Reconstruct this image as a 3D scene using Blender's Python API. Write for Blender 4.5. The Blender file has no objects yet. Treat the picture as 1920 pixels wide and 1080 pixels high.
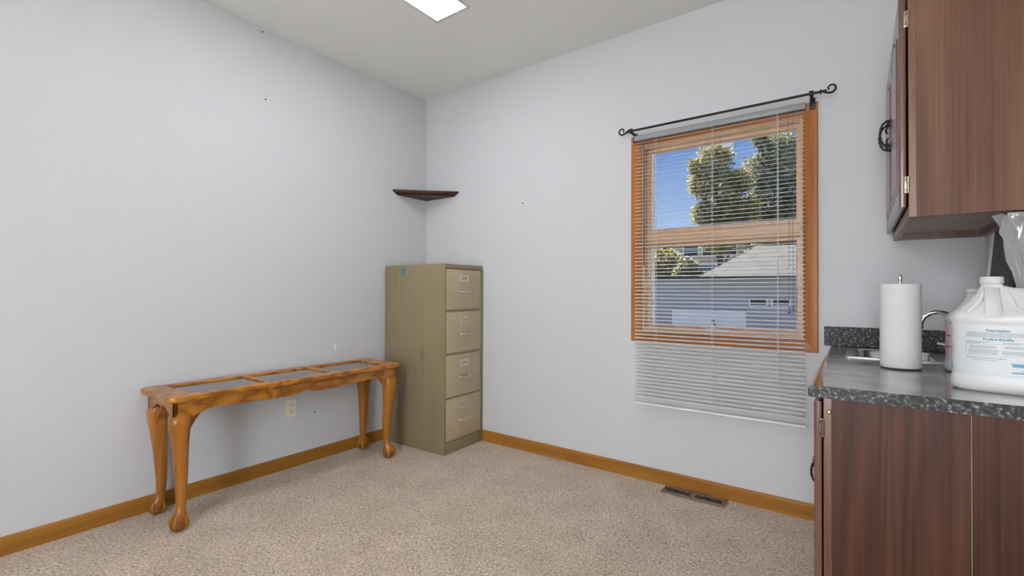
import bpy, bmesh, math, random
from mathutils import Vector, Matrix, noise as mnoise
random.seed(7)
PI = math.pi
C = bpy.context.scene.collection
sc = bpy.context.scene
X0 = -0.006          # left wall plane
Y0 = 0.008           # window wall plane
H = 2.708            # ceiling height
RW = 3.329           # right wall at the window corner
RA = 0.0             # turn of the right wall
YF = -4.7            # wall behind the camera

# ------------------------------------------------------------------ materials
def new_mat(name):
    m = bpy.data.materials.new(name); m.use_nodes = True
    nt = m.node_tree
    return m, nt, nt.nodes['Principled BSDF']

def plain(name, col, rough=0.5, metal=0.0, spec=0.5, bump=0.0, bscale=200.0, coat=0.0, trans=0.0, var=0.0):
    m, nt, b = new_mat(name)
    b.inputs['Base Color'].default_value = (*col, 1)
    b.inputs['Roughness'].default_value = rough
    b.inputs['Metallic'].default_value = metal
    b.inputs['Specular IOR Level'].default_value = spec
    b.inputs['Coat Weight'].default_value = coat
    b.inputs['Transmission Weight'].default_value = trans
    tc = nt.nodes.new('ShaderNodeTexCoord')
    nz = nt.nodes.new('ShaderNodeTexNoise'); nz.inputs['Scale'].default_value = bscale
    nz.inputs['Detail'].default_value = 3
    nt.links.new(tc.outputs['Object'], nz.inputs['Vector'])
    if bump > 0:
        bp = nt.nodes.new('ShaderNodeBump'); bp.inputs['Strength'].default_value = bump
        bp.inputs['Distance'].default_value = 0.002
        nt.links.new(nz.outputs['Fac'], bp.inputs['Height'])
        nt.links.new(bp.outputs['Normal'], b.inputs['Normal'])
    if var > 0:
        n2 = nt.nodes.new('ShaderNodeTexNoise'); n2.inputs['Scale'].default_value = 2.5
        nt.links.new(tc.outputs['Object'], n2.inputs['Vector'])
        r = nt.nodes.new('ShaderNodeValToRGB')
        r.color_ramp.elements[0].position = 0.3; r.color_ramp.elements[1].position = 0.7
        r.color_ramp.elements[0].color = (*[c * (1 - var) for c in col], 1)
        r.color_ramp.elements[1].color = (*[min(1, c * (1 + var)) for c in col], 1)
        nt.links.new(n2.outputs['Fac'], r.inputs['Fac'])
        nt.links.new(r.outputs['Color'], b.inputs['Base Color'])
    return m

def wood(name, dark, mid, light, scale, rings=9.0, rough=0.3, coat=0.2, ringmix=0.6, fine=1.0, seed=0.0):
    """cathedral grain: contour bands of a stretched noise plus fine pores; scale = per-axis frequency"""
    m, nt, b = new_mat(name)
    N, L = nt.nodes.new, nt.links.new
    tc = N('ShaderNodeTexCoord')
    mp = N('ShaderNodeMapping'); mp.inputs['Scale'].default_value = scale
    mp.inputs['Location'].default_value = (seed, seed * 1.7, seed * 0.6)
    L(tc.outputs['Object'], mp.inputs['Vector'])
    nz = N('ShaderNodeTexNoise'); nz.inputs['Scale'].default_value = 1.0
    nz.inputs['Detail'].default_value = 1.5; nz.inputs['Roughness'].default_value = 0.4
    nz.inputs['Distortion'].default_value = 0.4
    L(mp.outputs['Vector'], nz.inputs['Vector'])
    mu = N('ShaderNodeMath'); mu.operation = 'MULTIPLY'; mu.inputs[1].default_value = rings
    L(nz.outputs['Fac'], mu.inputs[0])
    fr = N('ShaderNodeMath'); fr.operation = 'PINGPONG'; fr.inputs[1].default_value = 1.0; L(mu.outputs[0], fr.inputs[0])
    mp2 = N('ShaderNodeMapping'); mp2.inputs['Scale'].default_value = tuple(s * (14 if s > 1.5 else 2.2) for s in scale)
    L(tc.outputs['Object'], mp2.inputs['Vector'])
    n2 = N('ShaderNodeTexNoise'); n2.inputs['Scale'].default_value = 1.0; n2.inputs['Detail'].default_value = 4
    n2.inputs['Roughness'].default_value = 0.7
    L(mp2.outputs['Vector'], n2.inputs['Vector'])
    m1 = N('ShaderNodeMath'); m1.operation = 'MULTIPLY'; m1.inputs[1].default_value = ringmix
    L(fr.outputs[0], m1.inputs[0])
    m2 = N('ShaderNodeMath'); m2.operation = 'MULTIPLY_ADD'; m2.inputs[1].default_value = (1 - ringmix) * 1.6 * fine
    m2.inputs[2].default_value = -0.15 * fine
    L(n2.outputs['Fac'], m2.inputs[0])
    ad = N('ShaderNodeMath'); ad.operation = 'ADD'; ad.use_clamp = True
    L(m1.outputs[0], ad.inputs[0]); L(m2.outputs[0], ad.inputs[1])
    r = N('ShaderNodeValToRGB')
    r.color_ramp.elements[0].position = 0.12; r.color_ramp.elements[0].color = (*light, 1)
    r.color_ramp.elements[1].position = 0.95; r.color_ramp.elements[1].color = (*dark, 1)
    e = r.color_ramp.elements.new(0.55); e.color = (*mid, 1)
    L(ad.outputs[0], r.inputs['Fac']); L(r.outputs['Color'], b.inputs['Base Color'])
    bp = N('ShaderNodeBump'); bp.inputs['Strength'].default_value = 0.12; bp.inputs['Distance'].default_value = 0.001
    L(n2.outputs['Fac'], bp.inputs['Height']); L(bp.outputs['Normal'], b.inputs['Normal'])
    b.inputs['Roughness'].default_value = rough; b.inputs['Coat Weight'].default_value = coat
    if coat == 0.0: b.inputs['Specular IOR Level'].default_value = 0.25
    b.inputs['Coat Roughness'].default_value = 0.2
    return m

def carpet_mat():
    m, nt, b = new_mat('carpet'); N, L = nt.nodes.new, nt.links.new
    tc = N('ShaderNodeTexCoord')
    mp = N('ShaderNodeMapping'); mp.inputs['Scale'].default_value = (1, 1, 1)
    L(tc.outputs['Object'], mp.inputs['Vector'])
    nz = N('ShaderNodeTexNoise'); nz.inputs['Scale'].default_value = 95; nz.inputs['Detail'].default_value = 3
    nz.inputs['Roughness'].default_value = 0.75; nz.inputs['Distortion'].default_value = 0.6
    L(mp.outputs['Vector'], nz.inputs['Vector'])
    big = N('ShaderNodeTexNoise'); big.inputs['Scale'].default_value = 5; big.inputs['Detail'].default_value = 3
    L(mp.outputs['Vector'], big.inputs['Vector'])
    r = N('ShaderNodeValToRGB'); cr = r.color_ramp
    cr.elements[0].position = 0.30; cr.elements[0].color = (0.15, 0.112, 0.088, 1)
    cr.elements[1].position = 0.72; cr.elements[1].color = (0.90, 0.76, 0.62, 1)
    e = cr.elements.new(0.42); e.color = (0.42, 0.33, 0.255, 1)
    e = cr.elements.new(0.54); e.color = (0.61, 0.495, 0.395, 1)
    L(nz.outputs['Fac'], r.inputs['Fac'])
    mx = N('ShaderNodeMix'); mx.data_type = 'RGBA'; mx.blend_type = 'MULTIPLY'
    mx.inputs[0].default_value = 0.5
    L(r.outputs['Color'], mx.inputs[6])
    r2 = N('ShaderNodeValToRGB')
    r2.color_ramp.elements[0].position = 0.35; r2.color_ramp.elements[0].color = (0.74, 0.72, 0.70, 1)
    r2.color_ramp.elements[1].position = 0.65; r2.color_ramp.elements[1].color = (1, 1, 1, 1)
    L(big.outputs['Fac'], r2.inputs['Fac']); L(r2.outputs['Color'], mx.inputs[7])
    L(mx.outputs[2], b.inputs['Base Color'])
    bp = N('ShaderNodeBump'); bp.inputs['Strength'].default_value = 0.7; bp.inputs['Distance'].default_value = 0.006
    L(nz.outputs['Fac'], bp.inputs['Height']); L(bp.outputs['Normal'], b.inputs['Normal'])
    b.inputs['Roughness'].default_value = 0.95; b.inputs['Specular IOR Level'].default_value = 0.1
    b.inputs['Sheen Weight'].default_value = 0.15
    return m

def laminate_mat(name='speckled_laminate', matte=False):
    m, nt, b = new_mat(name); N, L = nt.nodes.new, nt.links.new
    tc = N('ShaderNodeTexCoord')
    nz = N('ShaderNodeTexNoise'); nz.inputs['Scale'].default_value = 110; nz.inputs['Detail'].default_value = 3
    nz.inputs['Roughness'].default_value = 0.65
    L(tc.outputs['Object'], nz.inputs['Vector'])
    r = N('ShaderNodeValToRGB'); cr = r.color_ramp
    cr.elements[0].position = 0.43; cr.elements[0].color = (0.022, 0.022, 0.023, 1)
    cr.elements[1].position = 0.72; cr.elements[1].color = (0.42, 0.39, 0.34, 1)
    e = cr.elements.new(0.54); e.color = (0.055, 0.055, 0.056, 1)
    e = cr.elements.new(0.62); e.color = (0.16, 0.15, 0.14, 1)
    L(nz.outputs['Fac'], r.inputs['Fac']); L(r.outputs['Color'], b.inputs['Base Color'])
    sm = N('ShaderNodeTexNoise'); sm.inputs['Scale'].default_value = 9; sm.inputs['Detail'].default_value = 4
    L(tc.outputs['Object'], sm.inputs['Vector'])
    rr = N('ShaderNodeMapRange'); rr.inputs[1].default_value = 0.35; rr.inputs[2].default_value = 0.7
    rr.inputs[3].default_value = 0.10; rr.inputs[4].default_value = 0.26
    L(sm.outputs['Fac'], rr.inputs[0]); L(rr.outputs[0], b.inputs['Roughness'])
    b.inputs['Specular IOR Level'].default_value = 0.6; b.inputs['IOR'].default_value = 1.5; b.inputs['Coat Weight'].default_value = 1.0; b.inputs['Coat IOR'].default_value = 1.72; L(rr.outputs[0], b.inputs['Coat Roughness'])
    if matte:
        rr.inputs[3].default_value = 0.5; rr.inputs[4].default_value = 0.65; b.inputs['Coat Weight'].default_value = 0.0; b.inputs['Specular IOR Level'].default_value = 0.3
    return m

def cabinet_paint():
    m, nt, b = new_mat('tan_enamel'); N, L = nt.nodes.new, nt.links.new
    tc = N('ShaderNodeTexCoord')
    mp = N('ShaderNodeMapping'); mp.inputs['Scale'].default_value = (26, 26, 2.2)
    L(tc.outputs['Object'], mp.inputs['Vector'])
    nz = N('ShaderNodeTexNoise'); nz.inputs['Scale'].default_value = 1; nz.inputs['Detail'].default_value = 4
    L(mp.outputs['Vector'], nz.inputs['Vector'])
    n2 = N('ShaderNodeTexNoise'); n2.inputs['Scale'].default_value = 3.2; n2.inputs['Detail'].default_value = 3
    L(tc.outputs['Object'], n2.inputs['Vector'])
    mu = N('ShaderNodeMath'); mu.operation = 'MULTIPLY'; L(nz.outputs['Fac'], mu.inputs[0]); L(n2.outputs['Fac'], mu.inputs[1])
    r = N('ShaderNodeValToRGB'); cr = r.color_ramp
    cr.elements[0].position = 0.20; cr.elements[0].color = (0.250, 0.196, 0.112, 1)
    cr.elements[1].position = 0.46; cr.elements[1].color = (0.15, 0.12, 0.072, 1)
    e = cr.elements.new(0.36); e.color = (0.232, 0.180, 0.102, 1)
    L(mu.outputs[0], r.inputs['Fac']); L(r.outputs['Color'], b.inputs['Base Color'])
    b.inputs['Roughness'].default_value = 0.42
    return m

def glass_mat(name, tint=(1, 1, 1), refl=0.06, rough=0.0):
    m = bpy.data.materials.new(name); m.use_nodes = True; nt = m.node_tree
    for n in list(nt.nodes): nt.nodes.remove(n)
    N, L = nt.nodes.new, nt.links.new
    o = N('ShaderNodeOutputMaterial'); mx = N('ShaderNodeMixShader'); t = N('ShaderNodeBsdfTransparent'); g = N('ShaderNodeBsdfGlossy')
    t.inputs['Color'].default_value = (*tint, 1); g.inputs['Roughness'].default_value = rough
    fr = N('ShaderNodeFresnel'); fr.inputs['IOR'].default_value = 1.5
    ad = N('ShaderNodeMath'); ad.operation = 'MULTIPLY_ADD'; ad.inputs[1].default_value = 1.0; ad.inputs[2].default_value = refl; ad.use_clamp = True
    L(fr.outputs[0], ad.inputs[0]); L(ad.outputs[0], mx.inputs[0]); L(t.outputs[0], mx.inputs[1]); L(g.outputs[0], mx.inputs[2])
    L(mx.outputs[0], o.inputs['Surface'])
    return m

def emit_mat(name, col, s):
    m, nt, b = new_mat(name)
    b.inputs['Base Color'].default_value = (0.9, 0.9, 0.9, 1)
    b.inputs['Emission Color'].default_value = (*col, 1); b.inputs['Emission Strength'].default_value = s
    b.inputs['Roughness'].default_value = 0.5
    return m

def leaf_mat(name, a, c):
    m, nt, b = new_mat(name); N, L = nt.nodes.new, nt.links.new
    tc = N('ShaderNodeTexCoord'); nz = N('ShaderNodeTexNoise'); nz.inputs['Scale'].default_value = 2.2; nz.inputs['Detail'].default_value = 5
    L(tc.outputs['Object'], nz.inputs['Vector'])
    r = N('ShaderNodeValToRGB'); r.color_ramp.elements[0].position = 0.35; r.color_ramp.elements[1].position = 0.65
    r.color_ramp.elements[0].color = (*a, 1); r.color_ramp.elements[1].color = (*c, 1)
    L(nz.outputs['Fac'], r.inputs['Fac']); L(r.outputs['Color'], b.inputs['Base Color'])
    b.inputs['Roughness'].default_value = 0.6
    tr = N('ShaderNodeBsdfTranslucent'); L(r.outputs['Color'], tr.inputs['Color'])
    mx = N('ShaderNodeMixShader'); mx.inputs[0].default_value = 0.35
    out = nt.nodes['Material Output']
    L(b.outputs[0], mx.inputs[1]); L(tr.outputs[0], mx.inputs[2]); L(mx.outputs[0], out.inputs['Surface'])
    return m

M = {}
M['wall'] = plain('wall_paint', (0.573, 0.577, 0.59), 0.75, bump=0.05, bscale=160, spec=0.3)
M['ceiling'] = plain('ceiling_paint', (0.84, 0.845, 0.825), 0.9, bump=0.05, bscale=120, spec=0.2)
M['carpet'] = carpet_mat()
OAKD, OAKM, OAKL = (0.14, 0.040, 0.004), (0.34, 0.122, 0.012), (0.48, 0.200, 0.024)
M['oak_y'] = wood('oak_along_room', OAKD, OAKM, OAKL, (9, 4.5, 11), 9, 0.3, 0.12, ringmix=0.7)
M['oak_leg'] = wood('oak_leg', OAKD, OAKM, (0.43, 0.168, 0.016), (14, 14, 1.2), 5, 0.3, 0.12, ringmix=0.45)
M['oak_ball_shaded'] = wood('oak_ball_shaded', (0.06, 0.016, 0.003), (0.16, 0.05, 0.007), (0.26, 0.09, 0.012), (14, 14, 14), 4, 0.35, 0.1)  # same oak, darkened: crease shade between the talons is in the colour
M['oak_x'] = wood('oak_short', OAKD, OAKM, OAKL, (1.6, 9, 13), 7, 0.3, 0.12)
BSD, BSM, BSL = (0.24, 0.095, 0.014), (0.32, 0.135, 0.021), (0.38, 0.17, 0.03)
M['base_y'] = wood('baseboard_oak_left', BSD, BSM, BSL, (10, 0.9, 12), 5, 0.45, 0.0, ringmix=0.4)
M['base_x'] = wood('baseboard_oak_back', BSD, BSM, BSL, (0.9, 10, 12), 5, 0.45, 0.0, ringmix=0.4)
CAD, CAM, CAL = (0.24, 0.075, 0.015), (0.38, 0.13, 0.028), (0.46, 0.175, 0.042)
M['casing_v'] = wood('casing_upright', CAD, CAM, CAL, (12, 12, 1.0), 5, 0.4, 0.0, ringmix=0.4)
M['casing_h'] = wood('casing_level', CAD, CAM, CAL, (1.0, 12, 12), 5, 0.4, 0.0, ringmix=0.4)
M['frame_v_sunlit'] = wood('sash_upright_sunlit', (0.52, 0.27, 0.13), (0.68, 0.42, 0.24), (0.76, 0.52, 0.33), (12, 12, 1.0), 5, 0.35, 0.2, ringmix=0.4)  # wood lightened: sunlight on sash and jambs is put into the colour
M['frame_h_sunlit'] = wood('sash_level_sunlit', (0.52, 0.27, 0.13), (0.68, 0.42, 0.24), (0.76, 0.52, 0.33), (1.0, 12, 12), 5, 0.35, 0.2, ringmix=0.4)  # same painted-in sunlight as the uprights
WD, WM, WL = (0.024, 0.007, 0.004), (0.060, 0.020, 0.010), (0.105, 0.038, 0.019)
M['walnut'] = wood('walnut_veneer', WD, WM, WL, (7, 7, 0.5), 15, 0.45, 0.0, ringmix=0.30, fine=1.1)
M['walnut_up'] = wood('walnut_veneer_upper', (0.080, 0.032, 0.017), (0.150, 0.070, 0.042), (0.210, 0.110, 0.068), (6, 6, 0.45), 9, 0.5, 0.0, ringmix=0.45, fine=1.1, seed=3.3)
M['walnut_edge'] = wood('walnut_edge', (0.085, 0.034, 0.016), (0.15, 0.066, 0.031), (0.21, 0.10, 0.05), (30, 30, 3), 4, 0.4, 0.1, ringmix=0.3)
M['walnut_door'] = wood('walnut_door', (0.05, 0.018, 0.011), (0.105, 0.043, 0.025), (0.16, 0.074, 0.043), (12, 12, 1.2), 4, 0.26, 0.4, ringmix=0.35)
M['walnut_under'] = plain('cabinet_underside', (0.36, 0.27, 0.26), 0.5, var=0.15)
M['raw_edge'] = plain('raw_edge', (0.30, 0.19, 0.14), 0.8)
M['shelf'] = wood('mahogany', (0.012, 0.0035, 0.002), (0.032, 0.009, 0.0045), (0.065, 0.020, 0.010), (14, 14, 14), 3, 0.4, 0.0)
M['laminate'] = laminate_mat(); M['laminate_edge'] = laminate_mat('laminate_edge_strip', True)
M['tan'] = cabinet_paint()
M['tan_front_lit'] = plain('tan_enamel_lit', (0.44, 0.355, 0.225), 0.45, var=0.06)  # same tan enamel, lightened: brighter light on the fronts is in the colour
M['dark_gap'] = plain('dark_gap', (0.03, 0.027, 0.02), 0.8)
M['steel'] = plain('brushed_steel', (0.62, 0.61, 0.58), 0.3, 1.0)
M['chrome'] = plain('chrome', (0.75, 0.76, 0.78), 0.08, 1.0)
M['sink'] = plain('stainless', (0.66, 0.67, 0.68), 0.24, 1.0)
M['brass'] = plain('brass', (0.75, 0.52, 0.18), 0.25, 1.0)
M['brass_old'] = plain('aged_brass', (0.34, 0.29, 0.2), 0.4, 1.0)
M['brass_dark'] = plain('dark_hinge', (0.13, 0.10, 0.07), 0.45, 0.8)
M['iron'] = plain('black_iron', (0.018, 0.018, 0.02), 0.4, 0.6)
M['paper'] = plain('paper', (0.64, 0.64, 0.635), 0.9, bump=0.15, bscale=260)
M['blind'] = plain('blind_white', (0.80, 0.80, 0.80), 0.4)
M['cord'] = plain('cord_white', (0.72, 0.72, 0.70), 0.8)
M['tassel'] = plain('tassel_grey', (0.16, 0.16, 0.15), 0.6)
M['wand'] = glass_mat('wand_clear', (0.55, 0.57, 0.6), 0.15)
M['headrail'] = plain('headrail_backlit', (0.27, 0.27, 0.28), 0.4)  # rail greyed: its backlit shade is put into the colour
M['vinyl'] = plain('white_vinyl', (0.82, 0.81, 0.80), 0.4)
M['cream'] = plain('outlet_almond', (0.76, 0.69, 0.53), 0.4)
M['slot'] = plain('slot_dark', (0.03, 0.025, 0.02), 0.6)
M['jug'] = plain('hdpe_white', (0.67, 0.67, 0.66), 0.32, spec=0.5)
M['jug'].node_tree.nodes['Principled BSDF'].inputs['Subsurface Weight'].default_value = 0.12
M['jug'].node_tree.nodes['Principled BSDF'].inputs['Subsurface Radius'].default_value = (0.01, 0.01, 0.01)
M['label'] = plain('label_white', (0.57, 0.58, 0.58), 0.4)
M['label_pink'] = plain('label_pink', (0.66, 0.45, 0.48), 0.45)
M['ink'] = plain('ink_teal', (0.06, 0.20, 0.28), 0.5)
M['ink_pale'] = plain('ink_pale', (0.20, 0.27, 0.32), 0.5)
M['ink_blue'] = plain('ink_blue', (0.09, 0.30, 0.44), 0.5)
M['ink_red'] = plain('ink_maroon', (0.30, 0.05, 0.09), 0.5)
M['slate'] = plain('slate_panel', (0.042, 0.045, 0.05), 0.6)
M['white_trim'] = plain('white_gloss', (0.80, 0.80, 0.80), 0.25)
M['vent'] = plain('vent_taupe', (0.20, 0.155, 0.12), 0.45, 0.2)
M['tape'] = plain('teal_tape', (0.035, 0.22, 0.27), 0.5)
M['chip'] = plain('white_spackle', (0.86, 0.86, 0.86), 0.8)
M['lens'] = emit_mat('lamp_lens', (0.965, 0.985, 1.0), 17.0)
M['fixture'] = plain('fixture_grey', (0.55, 0.55, 0.54), 0.5)
M['pane'] = glass_mat('window_glass', (0.97, 0.98, 0.98), 0.0)
M['table_glass'] = glass_mat('table_glass', (0.66, 0.75, 0.79), 0.28)
M['leaf_y'] = leaf_mat('leaf_yellow', (0.10, 0.105, 0.018), (0.36, 0.31, 0.045))
M['leaf_g'] = leaf_mat('leaf_green', (0.075, 0.09, 0.026), (0.22, 0.225, 0.065))
M['leaf_d'] = leaf_mat('leaf_dark', (0.03, 0.045, 0.02), (0.10, 0.12, 0.05))
M['bark'] = plain('bark', (0.07, 0.055, 0.045), 0.9, bump=0.5, bscale=20)
M['asphalt'] = plain('asphalt', (0.10, 0.10, 0.10), 0.9, var=0.1)
M['siding_tan'] = plain('siding_tan', (0.48, 0.40, 0.26), 0.7)
M['siding_grey'] = plain('siding_grey', (0.36, 0.36, 0.365), 0.7, var=0.08)
M['shingle'] = plain('shingle_grey', (0.045, 0.045, 0.047), 0.9, bump=0.4, bscale=14, var=0.12)
M['white_paint'] = plain('white_paint', (0.80, 0.80, 0.80), 0.5)
M['win_dark'] = plain('dark_window', (0.02, 0.022, 0.025), 0.1)
M['win_blue'] = plain('blue_window', (0.10, 0.14, 0.20), 0.1)

def bag_mat():
    m = bpy.data.materials.new('clear_plastic'); m.use_nodes = True; nt = m.node_tree
    for n in list(nt.nodes): nt.nodes.remove(n)
    N, L = nt.nodes.new, nt.links.new
    o = N('ShaderNodeOutputMaterial'); mx = N('ShaderNodeMixShader'); mx2 = N('ShaderNodeMixShader')
    t = N('ShaderNodeBsdfTransparent'); t.inputs['Color'].default_value = (0.93, 0.94, 0.95, 1)
    g = N('ShaderNodeBsdfGlossy'); g.inputs['Roughness'].default_value = 0.14
    d = N('ShaderNodeBsdfDiffuse'); d.inputs['Color'].default_value = (0.80, 0.81, 0.82, 1)
    lw = N('ShaderNodeLayerWeight'); lw.inputs['Blend'].default_value = 0.35
    mx2.inputs[0].default_value = 0.35
    L(d.outputs[0], mx2.inputs[1]); L(g.outputs[0], mx2.inputs[2])
    mr = N('ShaderNodeMapRange'); mr.inputs[3].default_value = 0.38; mr.inputs[4].default_value = 0.95
    L(lw.outputs['Facing'], mr.inputs[0]); L(mr.outputs[0], mx.inputs[0])
    L(t.outputs[0], mx.inputs[1]); L(mx2.outputs[0], mx.inputs[2]); L(mx.outputs[0], o.inputs['Surface'])
    return m
M['bag'] = bag_mat()

# ------------------------------------------------------------------ mesh helpers
class MB:
    def __init__(s): s.bm = bmesh.new()
    def box(s, a, b, bevel=0.0, seg=2, mi=0):
        bm2 = bmesh.new()
        bmesh.ops.create_cube(bm2, size=1)
        for v in bm2.verts:
            v.co = Vector([(a[i] + b[i]) / 2 + v.co[i] * (b[i] - a[i]) for i in range(3)])
        if bevel > 0:
            bmesh.ops.bevel(bm2, geom=list(bm2.edges), offset=bevel, segments=seg, affect='EDGES', profile=0.5)
        s.add(bm2, mi); return s
    def add(s, bm2, mi=0):
        mp = {}
        for v in bm2.verts: mp[v] = s.bm.verts.new(v.co)
        for f in bm2.faces:
            try:
                nf = s.bm.faces.new([mp[v] for v in f.verts]); nf.material_index = mi
            except ValueError: pass
        bm2.free()
    def add_mesh(s, me, mat=Matrix(), mi=0):
        vs = [s.bm.verts.new(mat @ v.co) for v in me.vertices]
        for p in me.polygons:
            try:
                f = s.bm.faces.new([vs[i] for i in p.vertices]); f.material_index = mi
            except ValueError: pass
        return s
    def loft(s, rings, cap=True, closed=True, mi=0):
        R = [[s.bm.verts.new(p) for p in r] for r in rings]
        n = len(R[0])
        for a, b in zip(R[:-1], R[1:]):
            for i in range(n if closed else n - 1):
                j = (i + 1) % n
                f = s.bm.faces.new((a[i], a[j], b[j], b[i])); f.material_index = mi
        if cap and closed:
            f = s.bm.faces.new(list(reversed(R[0]))); f.material_index = mi
            f = s.bm.faces.new(R[-1]); f.material_index = mi
        return s
    def lathe(s, prof, c=(0, 0, 0), n=32, cap=True, mi=0):
        rings = [[(c[0] + r * math.cos(2 * PI * i / n), c[1] + r * math.sin(2 * PI * i / n), c[2] + z) for i in range(n)] for r, z in prof]
        return s.loft(rings, cap, mi=mi)
    def tube(s, pts, r, n=10, cap=True, mi=0):
        pts = [Vector(p) for p in pts]; k = len(pts)
        rad = r if isinstance(r, (list, tuple)) else [r] * k
        T = [(pts[min(i + 1, k - 1)] - pts[max(i - 1, 0)]).normalized() for i in range(k)]
        u = T[0].orthogonal().normalized(); rings = []
        for i in range(k):
            u = (u - T[i] * u.dot(T[i])).normalized(); w = T[i].cross(u)
            rings.append([pts[i] + (u * math.cos(2 * PI * j / n) + w * math.sin(2 * PI * j / n)) * rad[i] for j in range(n)])
        return s.loft(rings, cap, mi=mi)
    def sphere(s, c, r, sc3=(1, 1, 1), seg=20, mi=0):
        bm2 = bmesh.new(); bmesh.ops.create_uvsphere(bm2, u_segments=seg, v_segments=seg // 2, radius=1)
        for v in bm2.verts: v.co = Vector([c[i] + v.co[i] * r * sc3[i] for i in range(3)])
        s.add(bm2, mi); return s
    def prism(s, poly, mat, depth, mi=0):
        """poly in 2D, extruded along local z by depth, placed with mat"""
        a = [mat @ Vector((x, y, 0)) for x, y in poly]; b = [mat @ Vector((x, y, depth)) for x, y in poly]
        return s.loft([a, b], mi=mi)
    def build(s, name, mats, parent=None, smooth=None, loc=None):
        bmesh.ops.recalc_face_normals(s.bm, faces=list(s.bm.faces))
        me = bpy.data.meshes.new(name); s.bm.to_mesh(me); s.bm.free()
        for m in (mats if isinstance(mats, (list, tuple)) else [mats]): me.materials.append(m)
        if smooth is not None:
            me.polygons.foreach_set('use_smooth', [True] * len(me.polygons))
            me.set_sharp_from_angle(angle=math.radians(smooth))
        o = bpy.data.objects.new(name, me); C.objects.link(o)
        if parent is not None: o.parent = parent
        if loc: o.location = loc
        return o

def shape2d(outlines, depth, bevel=0.0, res=3):
    """closed 2D outlines (the first is the border, the others holes) thickened by depth (+bevel) -> mesh centred on z=0"""
    cu = bpy.data.curves.new('shape', 'CURVE'); cu.dimensions = '2D'; cu.fill_mode = 'BOTH'
    cu.extrude = depth / 2 - bevel; cu.bevel_depth = bevel; cu.bevel_resolution = res; cu.offset = -bevel
    for ol in outlines:
        sp = cu.splines.new('POLY'); sp.points.add(len(ol) - 1)
        for p, q in zip(sp.points, ol): p.co = (q[0], q[1], 0, 1)
        sp.use_cyclic_u = True
    o = bpy.data.objects.new('shape', cu); C.objects.link(o)
    dg = bpy.context.evaluated_depsgraph_get()
    me = bpy.data.meshes.new_from_object(o.evaluated_get(dg))
    bpy.data.objects.remove(o); bpy.data.curves.remove(cu)
    return me

def text_mesh(txt, size, align='CENTER', bold=0.0):
    cu = bpy.data.curves.new('words', 'FONT'); cu.body = txt; cu.size = size; cu.align_x = align; cu.offset = bold
    cu.resolution_u = 3
    o = bpy.data.objects.new('words', cu); C.objects.link(o)
    dg = bpy.context.evaluated_depsgraph_get()
    me = bpy.data.meshes.new_from_object(o.evaluated_get(dg))
    bpy.data.objects.remove(o); bpy.data.curves.remove(cu)
    return me

def tag(o, label=None, cat=None, group=None, kind=None):
    if label: o['label'] = label
    if cat: o['category'] = cat
    if group: o['group'] = group
    if kind: o['kind'] = kind
    return o

def empty(name, loc=(0, 0, 0), rz=0.0):
    o = bpy.data.objects.new(name, None); C.objects.link(o)
    o.location = loc; o.rotation_euler = (0, 0, rz); o.empty_display_size = 0.1
    return o

def copy_tree(o, parent=None):
    c = o.copy(); C.objects.link(c)
    if parent is not None: c.parent = parent
    for ch in list(o.children): copy_tree(ch, c)
    return c

def struct(mb, name, mats, smooth=None, parent=None):
    o = mb.build(name, mats, parent, smooth); o['kind'] = 'structure'; return o

# ------------------------------------------------------------------ room shell
WX0, WX1, WZ0, WZ1 = 1.852, 2.678, 0.885, 1.990       # window opening
T = 0.15
struct(MB().box((X0 - 0.3, YF - 0.3, -0.12), (RW + 0.5, Y0 + T, 0.0)), 'floor', M['carpet'])
struct(MB().box((X0 - 0.3, YF - 0.3, H), (RW + 0.5, Y0 + T, H + 0.12)), 'ceiling', M['ceiling'])
struct(MB().box((X0 - T, YF - T, 0), (X0, Y0 + T, H)), 'wall_left', M['wall'])
w = MB()
w.box((X0, Y0, 0), (WX0, Y0 + T, H)); w.box((WX1, Y0, 0), (RW + 0.4, Y0 + T, H))
w.box((WX0, Y0, 0), (WX1, Y0 + T, WZ0)); w.box((WX0, Y0, WZ1), (WX1, Y0 + T, H))
struct(w, 'wall_back', M['wall'])
struct(MB().box((X0, YF - T, 0), (RW + 0.4, YF, H)), 'wall_front', M['wall'])
wr = struct(MB().box((0, -5.2, 0), (T, 0, H)), 'wall_right', M['wall'])
wr.location = (RW, Y0, 0); wr.rotation_euler = (0, 0, RA)

def base_profile(h=0.079, t=0.011):
    return [(0, 0), (t, 0), (t, h - 0.012), (t - 0.002, h - 0.005), (t - 0.006, h), (0, h)]
b = MB(); pr = base_profile()
b.loft([[(X0 + d, y, z) for d, z in pr] for y in (YF, Y0)])
struct(b, 'baseboard_left', M['base_y'])
b = MB(); b.loft([[(x, Y0 - d, z) for d, z in pr] for x in (X0 + 0.011, 2.76)])
struct(b, 'baseboard_back', M['base_x'])

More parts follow.
